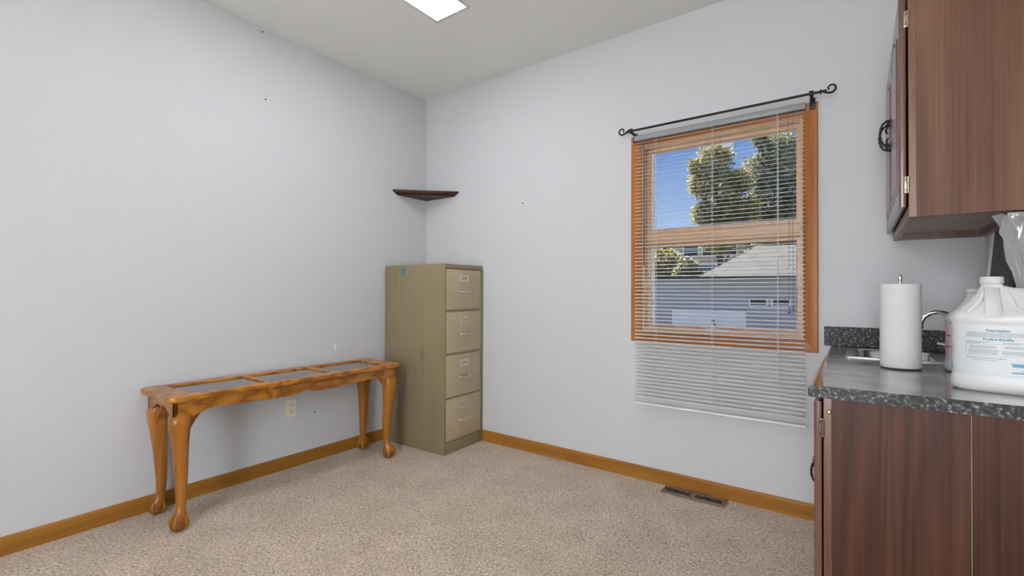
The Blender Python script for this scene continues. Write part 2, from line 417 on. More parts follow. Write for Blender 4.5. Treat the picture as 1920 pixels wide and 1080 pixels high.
# ------------------------------------------------------------------ window
win = empty('window_1', (2.265, Y0, WZ0)); tag(win, kind='structure')
def W(mb, name, mat, smooth=None, parent=win):
    o = mb.build(name, mat, None, smooth)
    o.parent = parent; o.matrix_parent_inverse = Matrix.Translation(-Vector((2.265, Y0, WZ0))) if parent == win else Matrix()
    return o
CO0, CO1, CZ0, CZ1 = 1.787, 2.741, 0.822, 2.052      # casing outside
def casing_strip(side):
    mb = MB(); y0 = Y0; t = 0.017
    def ring(p_out, p_in):
        # profile between outer and inner edge
        pts = []
        for f, d in ((0, 0), (0, t * 0.8), (0.06, t), (0.3, t), (0.9, t * 0.72), (1, t * 0.6), (1, 0)):
            pts.append((p_out[0] + (p_in[0] - p_out[0]) * f, y0 - d, p_out[1] + (p_in[1] - p_out[1]) * f))
        return pts
    i0, i1, j0, j1 = WX0, WX1, WZ0, WZ1
    ends = {'l': (((CO0, CZ0), (i0, j0)), ((CO0, CZ1), (i0, j1))), 'r': (((CO1, CZ0), (i1, j0)), ((CO1, CZ1), (i1, j1))),
            't': (((CO0, CZ1), (i0, j1)), ((CO1, CZ1), (i1, j1))), 'b': (((CO0, CZ0), (i0, j0)), ((CO1, CZ0), (i1, j0)))}[side]
    mb.loft([ring(*ends[0]), ring(*ends[1])])
    return mb
for sd in 'lrtb':
    W(casing_strip(sd), 'casing', M['casing_v'] if sd in 'lr' else M['casing_h'])
# jamb lining of the opening
JD = 0.118
jt = 0.012
W(MB().box((WX0, Y0 - 0.001, WZ0), (WX0 + jt, Y0 + JD, WZ1)), 'jamb', M['frame_v_sunlit'])
W(MB().box((WX1 - jt, Y0 - 0.001, WZ0), (WX1, Y0 + JD, WZ1)), 'jamb', M['frame_v_sunlit'])
W(MB().box((WX0 + jt, Y0 - 0.001, WZ1 - jt), (WX1 - jt, Y0 + JD, WZ1)), 'jamb', M['frame_h_sunlit'])
W(MB().box((WX0 + jt, Y0 - 0.001, WZ0), (WX1 - jt, Y0 + JD, WZ0 + 0.014)), 'sill', M['frame_h_sunlit'])
def frame_ring(x0, x1, z0, z1, wdt, y0, y1, bev=0.003):
    mb = MB()
    me = shape2d([[(x0, z0), (x1, z0), (x1, z1), (x0, z1)], [(x0 + wdt, z0 + wdt), (x1 - wdt, z0 + wdt), (x1 - wdt, z1 - wdt), (x0 + wdt, z1 - wdt)]], abs(y1 - y0), bev)
    mb.add_mesh(me, Matrix.Translation((0, (y0 + y1) / 2, 0)) @ Matrix.Rotation(PI / 2, 4, 'X')); return mb
fx0, fx1 = WX0 + jt, WX1 - jt
W(frame_ring(fx0, fx1, 1.468, WZ1 - jt, 0.022, Y0 + 0.045, Y0 + 0.105), 'upper_frame', M['frame_v_sunlit'])
W(frame_ring(fx0 + 0.021, fx1 - 0.008, 1.484, WZ1 - jt - 0.008, 0.013, Y0 + 0.062, Y0 + 0.098), 'glazing_bead', M['vinyl'])
mr = MB().box((fx0, Y0 + 0.028, 1.416), (fx1, Y0 + 0.105, 1.470), 0.006)
mr.box((fx0, Y0 + 0.016, 1.402), (fx1, Y0 + 0.1, 1.418), 0.004)
W(mr, 'mid_rail', M['frame_h_sunlit'])
W(frame_ring(fx0, fx1, WZ0 + 0.014, 1.403, 0.020, Y0 + 0.05, Y0 + 0.105), 'lower_sash', M['frame_v_sunlit'])
W(frame_ring(fx0 + 0.018, fx1 - 0.012, WZ0 + 0.026, 1.395, 0.012, Y0 + 0.066, Y0 + 0.098), 'glazing_bead', M['vinyl'])
W(MB().box((fx0 + 0.03, Y0 + 0.080, 1.49), (fx1 - 0.02, Y0 + 0.084, WZ1 - jt - 0.015)), 'pane', M['pane'])
W(MB().box((fx0 + 0.025, Y0 + 0.080, WZ0 + 0.035), (fx1 - 0.02, Y0 + 0.084, 1.39)), 'pane', M['pane'])
# crank operator at the foot of the lower sash
ck = MB().box((2.215, Y0 + 0.018, WZ0 + 0.012), (2.335, Y0 + 0.05, WZ0 + 0.030), 0.005)
ck.lathe([(0.013, 0), (0.013, 0.008), (0.009, 0.014)], (2.268, Y0 + 0.02, WZ0 + 0.026), 16)
crank = W(ck, 'crank_operator', M['vinyl'], 40)
hd = MB().tube([(2.268, Y0 + 0.016, WZ0 + 0.036), (2.272, Y0 - 0.002, WZ0 + 0.04), (2.262, Y0 - 0.004, WZ0 + 0.058), (2.255, Y0 - 0.002, WZ0 + 0.07)], 0.005, 8)
hd.sphere((2.254, Y0 - 0.002, WZ0 + 0.073), 0.009)
W(hd, 'crank_handle', M['tassel'], 60)

# ------------------------------------------------------------------ curtain rod
rod = empty('curtain_rod', (2.28, -0.085, 2.066)); tag(rod, 'black wrought iron curtain rod with scrolled ends above the window', 'curtain rod')
RY = -0.085 + 0.085
MB().tube([(-0.475 + i * 0.0976, 0, 0) for i in range(11)], 0.0062, 12).build('pole', M['iron'], rod, 50)
def scroll(sg):
    pts = []; rad = []
    base = 0.478
    pts += [(base, 0, 0), (base + 0.010, 0, -0.001)]; rad += [0.0062, 0.0055]
    # S neck then an open spiral
    pts += [(base + 0.022, 0, -0.009), (base + 0.034, 0, -0.013)]; rad += [0.0052, 0.005]
    cx, cz = base + 0.040, 0.008
    for i in range(26):
        a = -PI / 2 + i * (PI * 1.75 / 25); r = 0.021 - 0.0125 * (i / 25) ** 1.2
        pts.append((cx + r * math.cos(a), 0, cz + r * math.sin(a))); rad.append(0.005 - 0.0014 * i / 25)
    mb = MB().tube([(sg * p[0], p[1], p[2]) for p in pts], rad, 10)
    mb.lathe([(0.004, -0.001), (0.0095, 0.001), (0.0095, 0.004), (0.004, 0.006)], (0, 0, 0), 14) if False else None
    mb.tube([(sg * (base - 0.004), 0, 0), (sg * (base + 0.003), 0, 0)], 0.0105, 14)
    return mb
for sg in (-1, 1): scroll(sg).build('finial', M['iron'], rod, 50)
for x in (-0.462, 0.440):
    mb = MB().box((x - 0.010, -0.010, -0.009), (x + 0.010, 0.010, 0.012), 0.003)
    mb.box((x - 0.006, 0.004, -0.014), (x + 0.006, 0.067, -0.002), 0.002)
    mb.box((x - 0.012, 0.066, -0.052), (x + 0.012, 0.0765, 0.002), 0.002)
    mb.build('bracket', M['iron'], rod, 40)

# ------------------------------------------------------------------ mini blind
BL0, BL1 = 1.824, 2.694
BYc = -0.042
blind = empty('mini_blind', (2.259, BYc, 2.03)); tag(blind, 'white slatted mini blind hanging open over the window', 'blind')
bx = (BL1 - BL0) / 2
MB().box((-bx, -0.013, -0.018), (bx, 0.014, 0.014), 0.003).build('headrail', M['headrail'], blind, 40)
pitch = 0.02135; nsl = 72; tilt = math.radians(13)
mb = MB()
for i in range(nsl):
    z = -0.030 - i * pitch
    if z < -1.545: break
    jz = random.uniform(-0.0006, 0.0006); jt_ = tilt + random.uniform(-0.02, 0.02)
    if 0 < i - 30 < 14: jt_ += 0.0
    rows = []
    n = 6
    for k in range(n + 1):
        t = -1 + 2 * k / n; c = 0.0021 * (1 - t * t)
        yy = t * 0.0125; zz = c
        rows.append((yy * math.cos(jt_) - zz * math.sin(jt_), yy * math.sin(jt_) + zz * math.cos(jt_)))
    th = 0.0004
    cs = rows + [(y, zz - th) for y, zz in reversed(rows)]
    ends = []
    for e, x in enumerate((-bx + 0.004, -bx / 2, 0, bx / 2, bx - 0.004)):
        sag = -0.0012 * math.sin(PI * e / 4) * random.uniform(0.3, 1)
        ends.append([(x, y, z + zz + jz + sag) for y, zz in cs])
    mb.loft(ends)
mb.build('slats', M['blind'], blind, 40)
zb = -0.030 - (nsl - 1) * pitch - 0.018
MB().box((-bx + 0.002, -0.012, zb - 0.007), (bx - 0.002, 0.012, zb + 0.004), 0.003).build('bottom_rail', M['blind'], blind, 40)
for x in (1.951, 2.261, 2.572):
    m2 = MB()
    for y in (-0.0135, 0.0135):
        m2.tube([(x - 2.259 + dx, y, z) for dx, z in ((0, -0.015), (0.0005, -0.7), (0, zb))], 0.0009, 6)
    m2.tube([(x - 2.259 + 0.004, 0, z) for z in (-0.015, zb)], 0.0007, 6)
    m2.build('ladder_cord', M['cord'], blind)
wd = MB().tube([(1.889 - 2.259, -0.022, -0.012), (1.889 - 2.259, -0.024, -0.03), (1.8895 - 2.259, -0.0245, -0.76)], 0.0042, 6)
wd.build('tilt_wand', M['wand'], blind)
for (x0, x1, zl) in ((2.572, 2.624, 1.046), (2.642, 2.641, 1.056)):
    m2 = MB().tube([(x0 + 0.05 - 2.259 if x0 < 2.6 else x0 - 2.259, -0.020, -0.016), (x1 - 2.259, -0.021, -0.4), (x1 - 2.259, -0.021, zl - 2.03)], 0.0011, 6)
    pc = m2.build('pull_cord', M['tassel'], blind)
    MB().lathe([(0.002, 0.0), (0.003, -0.008), (0.0065, -0.026), (0.0075, -0.032), (0.004, -0.034)], (x1 - 2.259, -0.021, zl - 2.03), 12).build('tassel', M['tassel'], pc, 50)

# ------------------------------------------------------------------ filing cabinet
CW, CD, CHT = 0.412, 0.606, 1.307        # width along the window wall side, depth, height
fc = empty('filing_cabinet', (0.630, -0.42, 0), math.radians(1.7))
tag(fc, 'tall tan metal four-drawer filing cabinet standing in the corner', 'filing cabinet')
# local: x from -CD (back) to 0 (front), y from 0 to CW
body = MB()
body.box((-CD, 0, 0.0), (-0.020, CW, CHT), 0.004)                   # box behind the drawer fronts
body.box((-0.021, 0, 0), (0, 0.012, CHT), 0.002); body.box((-0.021, CW - 0.016, 0), (0, CW, CHT), 0.002)
body.box((-0.021, 0.011, CHT - 0.030), (0, CW - 0.015, CHT), 0.002)
zs = [(0.988, 1.272), (0.688, 0.974), (0.386, 0.674), (0.084, 0.372)]
for z0, z1 in zs[1:]:
    body.box((-0.021, 0.011, z1 + 0.002), (-0.002, CW - 0.015, z1 + 0.012), 0.001)
body.box((-0.021, 0.011, 0.0), (-0.003, CW - 0.015, 0.080), 0.001)
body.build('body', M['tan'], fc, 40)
for z0, z1 in zs:
    d = MB().box((-0.019, 0.0155, z0), (-0.001, CW - 0.020, z1), 0.003).build('drawer', M['tan_front_lit'], fc, 40)
    yc = 0.207
    fr = MB(); me = shape2d([[(-0.046, -0.023), (0.046, -0.023), (0.046, 0.023), (-0.046, 0.023)], [(-0.032, -0.012), (0.032, -0.012), (0.032, 0.012), (-0.032, 0.012)]], 0.004, 0.001)
    MT = Matrix.Translation((0.001, yc, z1 - 0.062)) @ Matrix(((0, 0, 1, 0), (1, 0, 0, 0), (0, 1, 0, 0), (0, 0, 0, 1)))
    fr.add_mesh(me, MT)
    lh = fr.build('label_holder', M['steel'], d, 40)
    hb = MB()
    zc = z1 - 0.158
    hb.tube([(-0.001, yc - 0.052, zc), (0.012, yc - 0.055, zc), (0.022, yc - 0.055, zc - 0.001), (0.026, yc - 0.046, zc - 0.002), (0.026, yc, zc - 0.002), (0.026, yc + 0.046, zc - 0.002), (0.022, yc + 0.055, zc - 0.001), (0.012, yc + 0.055, zc), (-0.001, yc + 0.052, zc)], 0.0058, 10)
    for yy in (-0.055, 0.055): hb.box((-0.001, yc + yy - 0.008, zc - 0.010), (0.010, yc + yy + 0.008, zc + 0.010), 0.003)
    hb.build('handle', M['steel'], d, 60)
tp = MB().box((-0.424, -0.0012, 1.232), (-0.397, 0.0006, 1.292)).build('tape_strip', M['tape'], fc)
tp['label'] = 'short strip of teal tape stuck near the top'

# ------------------------------------------------------------------ corner shelf
sh = MB()
def tri(front, z, k=0.0):
    a = 0.346 + front; c = 0.360 + front
    return [(X0, Y0, z), (X0, -a, z), (X0 + 0.012, -a, z), (c, Y0 - 0.012, z), (c, Y0, z)]
sh.loft([tri(-0.045, 1.868), tri(-0.042, 1.874), tri(-0.022, 1.882), tri(-0.012, 1.886), tri(-0.010, 1.891), tri(0, 1.893), tri(0, 1.902), tri(-0.003, 1.904)])
o = sh.build('corner_shelf', M['shelf'], None, 40)
tag(o, 'small dark brown corner shelf high above the filing cabinet', 'shelf')

# ------------------------------------------------------------------ console table
TY0, TY1, TX0, TX1, TZ = -1.945, -0.592, 0.012, 0.408, 0.632
tb = empty('console_table', (0.21, -1.27, 0)); tag(tb, 'long narrow oak console table with glass inset top along the left wall', 'table')
def TT(mb, name, mat, smooth=None, parent=tb):
    o = mb.build(name, mat, None, smooth); o.parent = parent
    o.matrix_parent_inverse = Matrix.Translation((-0.21, 1.27, 0)) if parent is tb else Matrix()
    return o
def top_outline(off=0.0):
    pts = []
    def arc(cx, cy, r, a0, a1, n=8):
        for i in range(n + 1):
            a = a0 + (a1 - a0) * i / n; pts.append((cx + r * math.cos(a), cy + r * math.sin(a)))
    x0, x1, y0, y1 = TX0 + off, TX1 - off, TY0 + off, TY1 - off
    R = 0.042
    # corners are rounded with a small step before the gently serpentine sides
    arc(x0 + R, y0 + R, R, PI, 1.5 * PI)
    n = 14
    for i in range(1, n):
        t = i / n; pts.append((x0 + R + (x1 - x0 - 2 * R) * t, y0 + 0.014 * math.sin(PI * t) ** 2))
    arc(x1 - R, y0 + R, R, 1.5 * PI, 2 * PI)
    n = 40
    for i in range(1, n):
        t = i / n; b_ = 0.012 * math.cos(4 * PI * t) - 0.012
        pts.append((x1 + b_ * 0.5 + 0.006 * math.sin(PI * t), y0 + R + (y1 - y0 - 2 * R) * t))
    arc(x1 - R, y1 - R, R, 0, 0.5 * PI)
    n = 14
    for i in range(1, n):
        t = i / n; pts.append((x1 - R - (x1 - x0 - 2 * R) * t, y1 - 0.014 * math.sin(PI * t) ** 2))
    arc(x0 + R, y1 - R, R, 0.5 * PI, PI)
    return pts
gx0, gx1 = 0.068, 0.345
gl = [(-1.838, -1.478), (-1.448, -1.092), (-1.062, -0.700)]
holes = [[(gx0, a), (gx1, a), (gx1, c), (gx0, c)] for a, c in gl]
me = shape2d([top_outline()] + holes, 0.026, 0.007, 3)
mb = MB().add_mesh(me, Matrix.Translation((0, 0, TZ - 0.013)))
me2 = shape2d([top_outline(0.016)] + holes, 0.006, 0.002, 2)
mb.add_mesh(me2, Matrix.Translation((0, 0, TZ - 0.028)))
# carved scrolls on the near and far ends of the top
for yy in (TY0 + 0.052, TY1 - 0.052):
    for xx in (0.12, 0.29):
        mb.sphere((xx, yy, TZ - 0.001), 0.04, (0.9, 0.42, 0.07), 16)
TT(mb, 'tabletop', M['oak_y'], 45)
for a, c in gl:
    TT(MB().box((gx0 - 0.004, a - 0.004, TZ - 0.016), (gx1 + 0.004, c + 0.004, TZ - 0.009)), 'glass_panel', M['table_glass'])
def apron_poly(y0, y1, zt):
    L = y1 - y0
    base = [(0, .540), (.048, .533), (.075, .548), (.11, .563), (.14, .568), (.18, .566), (.26, .560), (.36, .556), (.42, .553), (.445, .554), (.468, .559), (.485, .566), (.5, .571)]
    low = [(y0 + t * L, z - 0.015) for t, z in base] + [(y1 - t * L, z - 0.015) for t, z in reversed(base[:-1])]
    # smooth it
    return low + [(y1, zt), (y0, zt)]
zt = TZ - 0.029
MX = Matrix(((0, 0, 1, 0), (1, 0, 0, 0), (0, 1, 0, 0), (0, 0, 0, 1)))      # (y,z) plane extruded along x
MY = Matrix(((1, 0, 0, 0), (0, 0, -1, 0), (0, 1, 0, 0), (0, 0, 0, 1)))     # (x,z) plane extruded along -y
for xf in (0.374, 0.046 + 0.0):
    me = shape2d([apron_poly(TY0 + 0.035, TY1 - 0.030, zt)], 0.018, 0.002, 1)
    TT(MB().add_mesh(me, Matrix.Translation((xf - 0.009 if xf > 0.2 else xf, 0, 0)) @ MX), 'apron', M['oak_y'], 40)
def end_poly():
    x0, x1 = 0.040, 0.374
    ps = [(0, .540), (.14, .536), (.24, .556), (.34, .578), (.42, .574), (.5, .566)]
    L = x1 - x0
    return [(x0 + t * L, z - .008) for t, z in ps] + [(x1 - t * L, z - .008) for t, z in reversed(ps[:-1])] + [(x1, zt), (x0, zt)]
for yf in (TY0 + 0.044, TY1 - 0.039):
    me = shape2d([end_poly()], 0.018, 0.002, 1)
    TT(MB().add_mesh(me, Matrix.Translation((0, yf, 0)) @ MY), 'apron', M['oak_x'], 40)
def sq_ring(cx, cy, z, a, n=28, e=3.2, rot=0.0):
    pts = []
    for i in range(n):
        t = 2 * PI * i / n; c, s_ = math.cos(t), math.sin(t)
        r = a / ((abs(c) ** e + abs(s_) ** e) ** (1 / e))
        pts.append((cx + r * c, cy + r * s_, z))
    return pts
def make_leg(cx, cy, sx, sy):
    # (z, half width, outward shift, squareness)
    S = [(zt, .035, 0.0, 6), (.546, .035, 0.0, 6), (.540, .036, .002, 6), (.530, .041, .008, 4), (.505, .043, .011, 3.4), (.470, .040, .011, 3), (.42, .035, .008, 2.8),
         (.34, .030, .003, 2.6), (.25, .026, -.001, 2.5), (.17, .0225, -.003, 2.4), (.115, .020, -.002, 2.3), (.092, .0205, .001, 2.2), (.078, .026, .006, 2.2), (.062, .032, .010, 2.2), (.048, .033, .011, 2.2), (.036, .027, .009, 2.2)]
    mb = MB()
    mb.loft([sq_ring(cx + sx * o_, cy + sy * o_, z, a, 28, e) for z, a, o_, e in S])
    # knee wings running into the aprons
    for dx, dy in ((-sx, 0), (0, -sy)):
        rings = []
        for t in range(8):
            f = t / 7; z_top = .545; z_bot = .455 + 0.088 * f ** 0.8
            w_ = .020 * (1 - f) + .008 * f; ln = 0.02 + f * 0.062
            px, py = cx + dx * ln + (sx * 0.012 if dx == 0 else 0), cy + dy * ln + (sy * 0.012 if dy == 0 else 0)
            ux, uy = (0, 1) if dx else (1, 0)
            rings.append([(px + ux * w_, py + uy * w_, z_bot), (px + ux * w_, py + uy * w_, z_top), (px - ux * w_, py - uy * w_, z_top), (px - ux * w_, py - uy * w_, z_bot)])
        mb.loft(rings)
    fx, fy = cx + sx * .011, cy + sy * .011
    # four talons gripping the ball
    for k in range(4):
        a = math.atan2(sy, sx) + k * PI / 2
        pts = []; rr = []
        for t in range(9):
            f = t / 8; ph = math.radians(66 - 118 * f); R_ = 0.0350
            pts.append((fx + math.cos(a) * R_ * math.cos(ph), fy + math.sin(a) * R_ * math.cos(ph), 0.036 + R_ * math.sin(ph))); rr.append(0.0125 - 0.006 * f)
        mb.tube(pts, rr, 10)
    leg = TT(mb, 'leg', M['oak_leg'], 50)
    bl = MB().sphere((0, 0, 0), 0.0330, (1, 1, 0.98), 22).build('ball_foot', M['oak_ball_shaded'], leg, 60)
    bl.location = (fx, fy, 0.0325)
    return leg
for cx, cy, sx, sy in ((0.338, -1.868, 1, -1), (0.080, -1.868, -1, -1), (0.338, -0.668, 1, 1), (0.080, -0.668, -1, 1)):
    make_leg(cx, cy, sx, sy)

# ------------------------------------------------------------------ wall outlet, register, nails, chip
ol = empty('wall_outlet', (X0, -1.150, 0.374)); tag(ol, 'almond duplex wall outlet under the console table', 'wall outlet')
me = shape2d([[(-0.034, -0.057), (0.034, -0.057), (0.034, 0.057), (-0.034, 0.057)]], 0.006, 0.0025)
MB().add_mesh(me, Matrix.Translation((0.003, 0, 0)) @ MX).build('cover_plate', M['cream'], ol, 40)
for zc in (0.020, -0.020):
    rec = MB().add_mesh(shape2d([[(0.0165 * math.cos(a), max(-0.0135, min(0.0135, 0.0165 * math.sin(a)))) for a in [2 * PI * i / 24 for i in range(24)]]], 0.004, 0.0005), Matrix.Translation((0.0065, 0, zc)) @ MX).build('receptacle', M['cream'], ol, 40)
    s_ = MB().box((0.0075, -0.0085, zc - 0.001), (0.0090, -0.0060, zc + 0.009)); s_.box((0.0075, 0.0060, zc - 0.001), (0.0090, 0.0085, zc + 0.008))
    s_.tube([(0.0075, 0, zc - 0.007), (0.0090, 0, zc - 0.007)], 0.0028, 10)
    s_.build('slots', M['slot'], rec)
MB().tube([(0.006, 0, 0), (0.0072, 0, 0)], 0.003, 10).build('screw', M['steel'], ol)

vt = empty('floor_register', (2.170, -0.068, 0)); tag(vt, 'brown metal floor register set in the carpet below the window', 'floor vent')
vx, vy = 0.166, 0.047
holes = []
n = 24
for i in range(n):
    x = -vx + 0.026 + i * (2 * vx - 0.052) / (n - 1)
    if abs(x) < 0.007: continue
    holes.append([(x - 0.0042, -0.027), (x + 0.0042, -0.027), (x + 0.0042, 0.027), (x - 0.0042, 0.027)])
me = shape2d([[(-vx, -vy), (vx, -vy), (vx, vy), (-vx, vy)]] + holes, 0.006, 0.0012, 1)
MB().add_mesh(me, Matrix.Translation((0, 0, 0.006))).build('grille', M['vent'], vt, 40)
MB().box((-vx + 0.018, -0.03, 0.0005), (vx - 0.018, 0.03, 0.0025)).build('damper', M['dark_gap'], vt)
MB().box((-vx + 0.012, -0.010, 0.008), (-vx + 0.018, 0.010, 0.014), 0.001).build('lever', M['dark_gap'], vt)

def nail(y=None, x=None, z=1, label=''):
    mb = MB()
    if x is None:
        mb.tube([(X0 - 0.004, y, z), (X0 + 0.006, y, z)], 0.0022, 8); mb.tube([(X0 + 0.006, y, z), (X0 + 0.008, y, z)], 0.0048, 10)
    else:
        mb.tube([(x, Y0 + 0.004, z), (x, Y0 - 0.006, z)], 0.0022, 8); mb.tube([(x, Y0 - 0.006, z), (x, Y0 - 0.008, z)], 0.0048, 10)
    tag(mb.build('nail', M['slot']), label, 'nail')
nail(y=-1.323, z=2.279, label='tiny dark nail on the left wall well below the ceiling line')
nail(y=-1.345, z=2.680, label='tiny dark nail on the left wall right under the ceiling')
nail(x=0.979, z=1.744, label='tiny nail on the back wall between shelf and window')
nail(y=-0.988, z=0.318, label='tiny nail in the left wall beside the outlet under the table')
me = shape2d([[(-0.008, 0.020), (0.006, 0.022), (0.010, 0.012), (0.004, 0.006), (0.005, -0.020), (-0.003, -0.022), (-0.004, 0.004)]], 0.0015, 0.0003)
tag(MB().add_mesh(me, Matrix.Translation((X0 + 0.0007, -0.837, 0.728)) @ MX).build('wall_patch', M['chip']), 'small white spackle mark on the wall above the console table', 'wall patch')

# ------------------------------------------------------------------ ceiling light
def troffer(x0, x1, y0, y1):
    r = empty('ceiling_light', ((x0 + x1) / 2, (y0 + y1) / 2, H))
    a, c = (x1 - x0) / 2, (y1 - y0) / 2
    me = shape2d([[(-a - .014, -c - .014), (a + .014, -c - .014), (a + .014, c + .014), (-a - .014, c + .014)], [(-a, -c), (a, -c), (a, c), (-a, c)]], 0.008, 0.002)
    MB().add_mesh(me, Matrix.Translation((0, 0, -0.004))).build('frame', M['fixture'], r, 40)
    MB().box((-a, -c, -0.006), (a, c, -0.001)).build('lens', M['lens'], r)
    return r
tag(troffer(0.912, 1.140, -2.0, -0.782), 'bright white recessed ceiling light panel above the table', 'ceiling light')

# ------------------------------------------------------------------ right-hand cupboards (local frame: x towards the wall is 0, y along the wall)
def RF(name, loc=(0, 0, 0)):
    """Empty in the turned frame of the right wall; loc in that frame"""
    c, s_ = math.cos(RA), math.sin(RA)
    return empty(name, (RW + loc[0] * c - loc[1] * s_, Y0 + loc[0] * s_ + loc[1] * c, loc[2]), RA)
def slab(a, b, bev=0.0): return MB().box(a, b, bev)

# --- base cabinet
CTZ = 0.862
bc = RF('base_cabinet'); tag(bc, 'dark walnut base cupboard with plain end panel under the counter', 'cabinet')
bn, bf = -1.203, -0.004                # near end, far end
mb = MB()
mb.box((-0.487, bn, 0.0), (-0.006, bn + 0.016, CTZ - 0.032))        # end panel
mb.box((-0.487, bf - 0.016, 0.0), (-0.006, bf, CTZ - 0.032)); mb.box((-0.48, bn + 0.01, 0.09), (-0.006, bf - 0.01, 0.105))
mb.box((-0.012, bn + 0.01, 0.10), (-0.004, bf - 0.01, CTZ - 0.032))
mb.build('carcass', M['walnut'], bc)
sp = MB().box((-0.212, bn - 0.0022, 0.0), (-0.006, bn + 0.002, CTZ - 0.0325), 0.0006)
sp.build('end_filler', M['walnut'], bc)
MB().box((-0.2132, bn - 0.0024, 0.0), (-0.2118, bn + 0.001, CTZ - 0.033)).build('seam', M['raw_edge'], bc)
ff = MB()
ff.box((-0.506, bn - 0.002, 0.0), (-0.487, bn + 0.04, CTZ - 0.032), 0.001); ff.box((-0.506, bf - 0.04, 0.0), (-0.487, bf, CTZ - 0.032), 0.001)
ff.box((-0.506, bn + 0.03, CTZ - 0.08), (-0.487, bf - 0.03, CTZ - 0.032)); ff.box((-0.506, bn + 0.03, 0.0), (-0.487, bf - 0.03, 0.1))
ff.box((-0.506, (bn + bf) / 2 - 0.02, 0.05), (-0.487, (bn + bf) / 2 + 0.02, CTZ - 0.06))
ff.build('face_frame', M['walnut_door'], bc)
MB().sphere((-0.493, bn - 0.004, 0.791), 0.0065, (1, 0.6, 1), 14).build('screw', M['brass'], bc, 60)
def door(parent, y0, y1, z0, z1, x1, t=0.019, arch=True, mat='walnut_door'):
    """slab door with bevelled edge and a raised cathedral panel; front faces -x; x1 = back plane"""
    mb = MB()
    me = shape2d([[(y0, z0), (y1, z0), (y1, z1), (y0, z1)]], t, 0.004, 1)
    mb.add_mesh(me, Matrix.Translation((x1 - t / 2, 0, 0)) @ MX)
    mg = 0.055; a, c, e, f = y0 + mg, y1 - mg, z0 + mg, z1 - mg
    def panel(off):
        p = [(a + off, e + off), (c - off, e + off)]
        if arch:
            n = 12
            for i in range(n + 1):
                s2 = i / n; p.append((c - off + (a - c + 2 * off) * s2, f - off - 0.055 + 0.055 * math.sin(PI * s2) ** 1.3))
        else: p += [(c - off, f - off), (a + off, f - off)]
        return p
    me = shape2d([panel(0), panel(0.012)], 0.005, 0.0015, 1)
    mb.add_mesh(me, Matrix.Translation((x1 - t - 0.001, 0, 0)) @ MX)
    me = shape2d([panel(0.022)], 0.007, 0.003, 1)
    mb.add_mesh(me, Matrix.Translation((x1 - t, 0, 0)) @ MX)
    return mb.build('door', M[mat], parent, 35)
def hinge(parent, y, z, x):
    mb = MB().box((x - 0.006, y - 0.004, z - 0.026), (x + 0.009, y - 0.0005, z + 0.026), 0.001)
    mb.tube([(x + 0.004, y - 0.004, z - 0.024), (x + 0.004, y - 0.004, z + 0.024)], 0.0042, 8)
    for zz in (-0.016, 0.016): mb.tube([(x - 0.001, y - 0.0055, z + zz - 0.004), (x - 0.001, y - 0.0055, z + zz + 0.004)], 0.003, 8)
    return mb.build('hinge', M['brass_old'] if z > 0.9 else M['brass_dark'], parent, 50)
def pull(parent, y, z, x, h=0.052, out=0.032):
    """twisted iron bow pull"""
    mb = MB(); pts = []
    for i in range(25):
        a = -PI / 2 + PI * i / 24
        pts.append((x - 0.004 - out * math.cos(a) ** 0.8 if math.cos(a) > 0 else x - 0.004, y, z + h * math.sin(a)))
    mb.tube(pts, [0.0040 + 0.0009 * math.sin(i * 2.1) for i in range(25)], 8)
    for s3 in (-1, 1):
        pts = [(x - 0.006 - 0.010 * math.sin(t * 2.6) , y + 0.001, z + s3 * (h - 0.002 - 0.030 * t)) for t in [j / 9 for j in range(10)]]
        mb.tube(pts, 0.0032, 8)
        mb.tube([(x + 0.0, y, z + s3 * h), (x - 0.006, y, z + s3 * h)], 0.0065, 10)
    return mb.build('pull', M['iron'], parent, 60)
dm = (bn + bf) / 2
for (a, c, hy) in ((bn + 0.003, dm - 0.004, 0), (dm + 0.004, bf - 0.006, 1)):
    d = door(bc, a, c, 0.105, CTZ - 0.045, -0.5095, arch=False)
    pull(d, (c - 0.055) if hy == 0 else (a + 0.055), 0.450, -0.5285, 0.050, 0.040)
    if hy == 0:
        for z in (0.745, 0.18): hinge(d, a, z, -0.511)

# --- countertop with a cut-out for the sink
ct = RF('countertop'); tag(ct, 'black speckled laminate countertop with rounded front edge', 'countertop')
cn = -1.220
SX0, SX1, SY0, SY1 = -0.460, -0.085, -0.475, -0.115
FX = -0.541
prof = []
for i in range(7):
    a = PI / 2 + (PI / 2) * i / 6; prof.append((FX + 0.014 + 0.014 * math.cos(a), CTZ - 0.014 + 0.014 * math.sin(a)))
for i in range(5):
    a = PI + (PI / 2) * i / 4; prof.append((FX + 0.007 + 0.007 * math.cos(a), CTZ - 0.025 + 0.007 * math.sin(a)))
prof = [(SX0, CTZ)] + prof + [(SX0, CTZ - 0.032)]
mb = MB()
mb.loft([[(x, y, z) for x, z in prof] for y in (cn, -0.001)])
mb.box((SX0, cn, CTZ - 0.032), (-0.001, SY0, CTZ)); mb.box((SX0, SY1, CTZ - 0.032), (-0.001, 0, CTZ)); mb.box((SX1, SY0, CTZ - 0.032), (-0.001, SY1, CTZ))
sl = mb.build('slab', [M['laminate'], M['laminate_edge']], ct, 30)
for p in sl.data.polygons:
    if abs(p.normal.y) > 0.9: p.material_index = 1           # the glued edge strip is less polished
bs = RF('backsplash'); tag(bs, 'black speckled laminate backsplash strip against the window wall', 'backsplash')
MB().box((-0.564, -0.020, CTZ + 0.0002), (-0.002, -0.001, 0.953), 0.002).build('strip', M['laminate_edge'], bs)

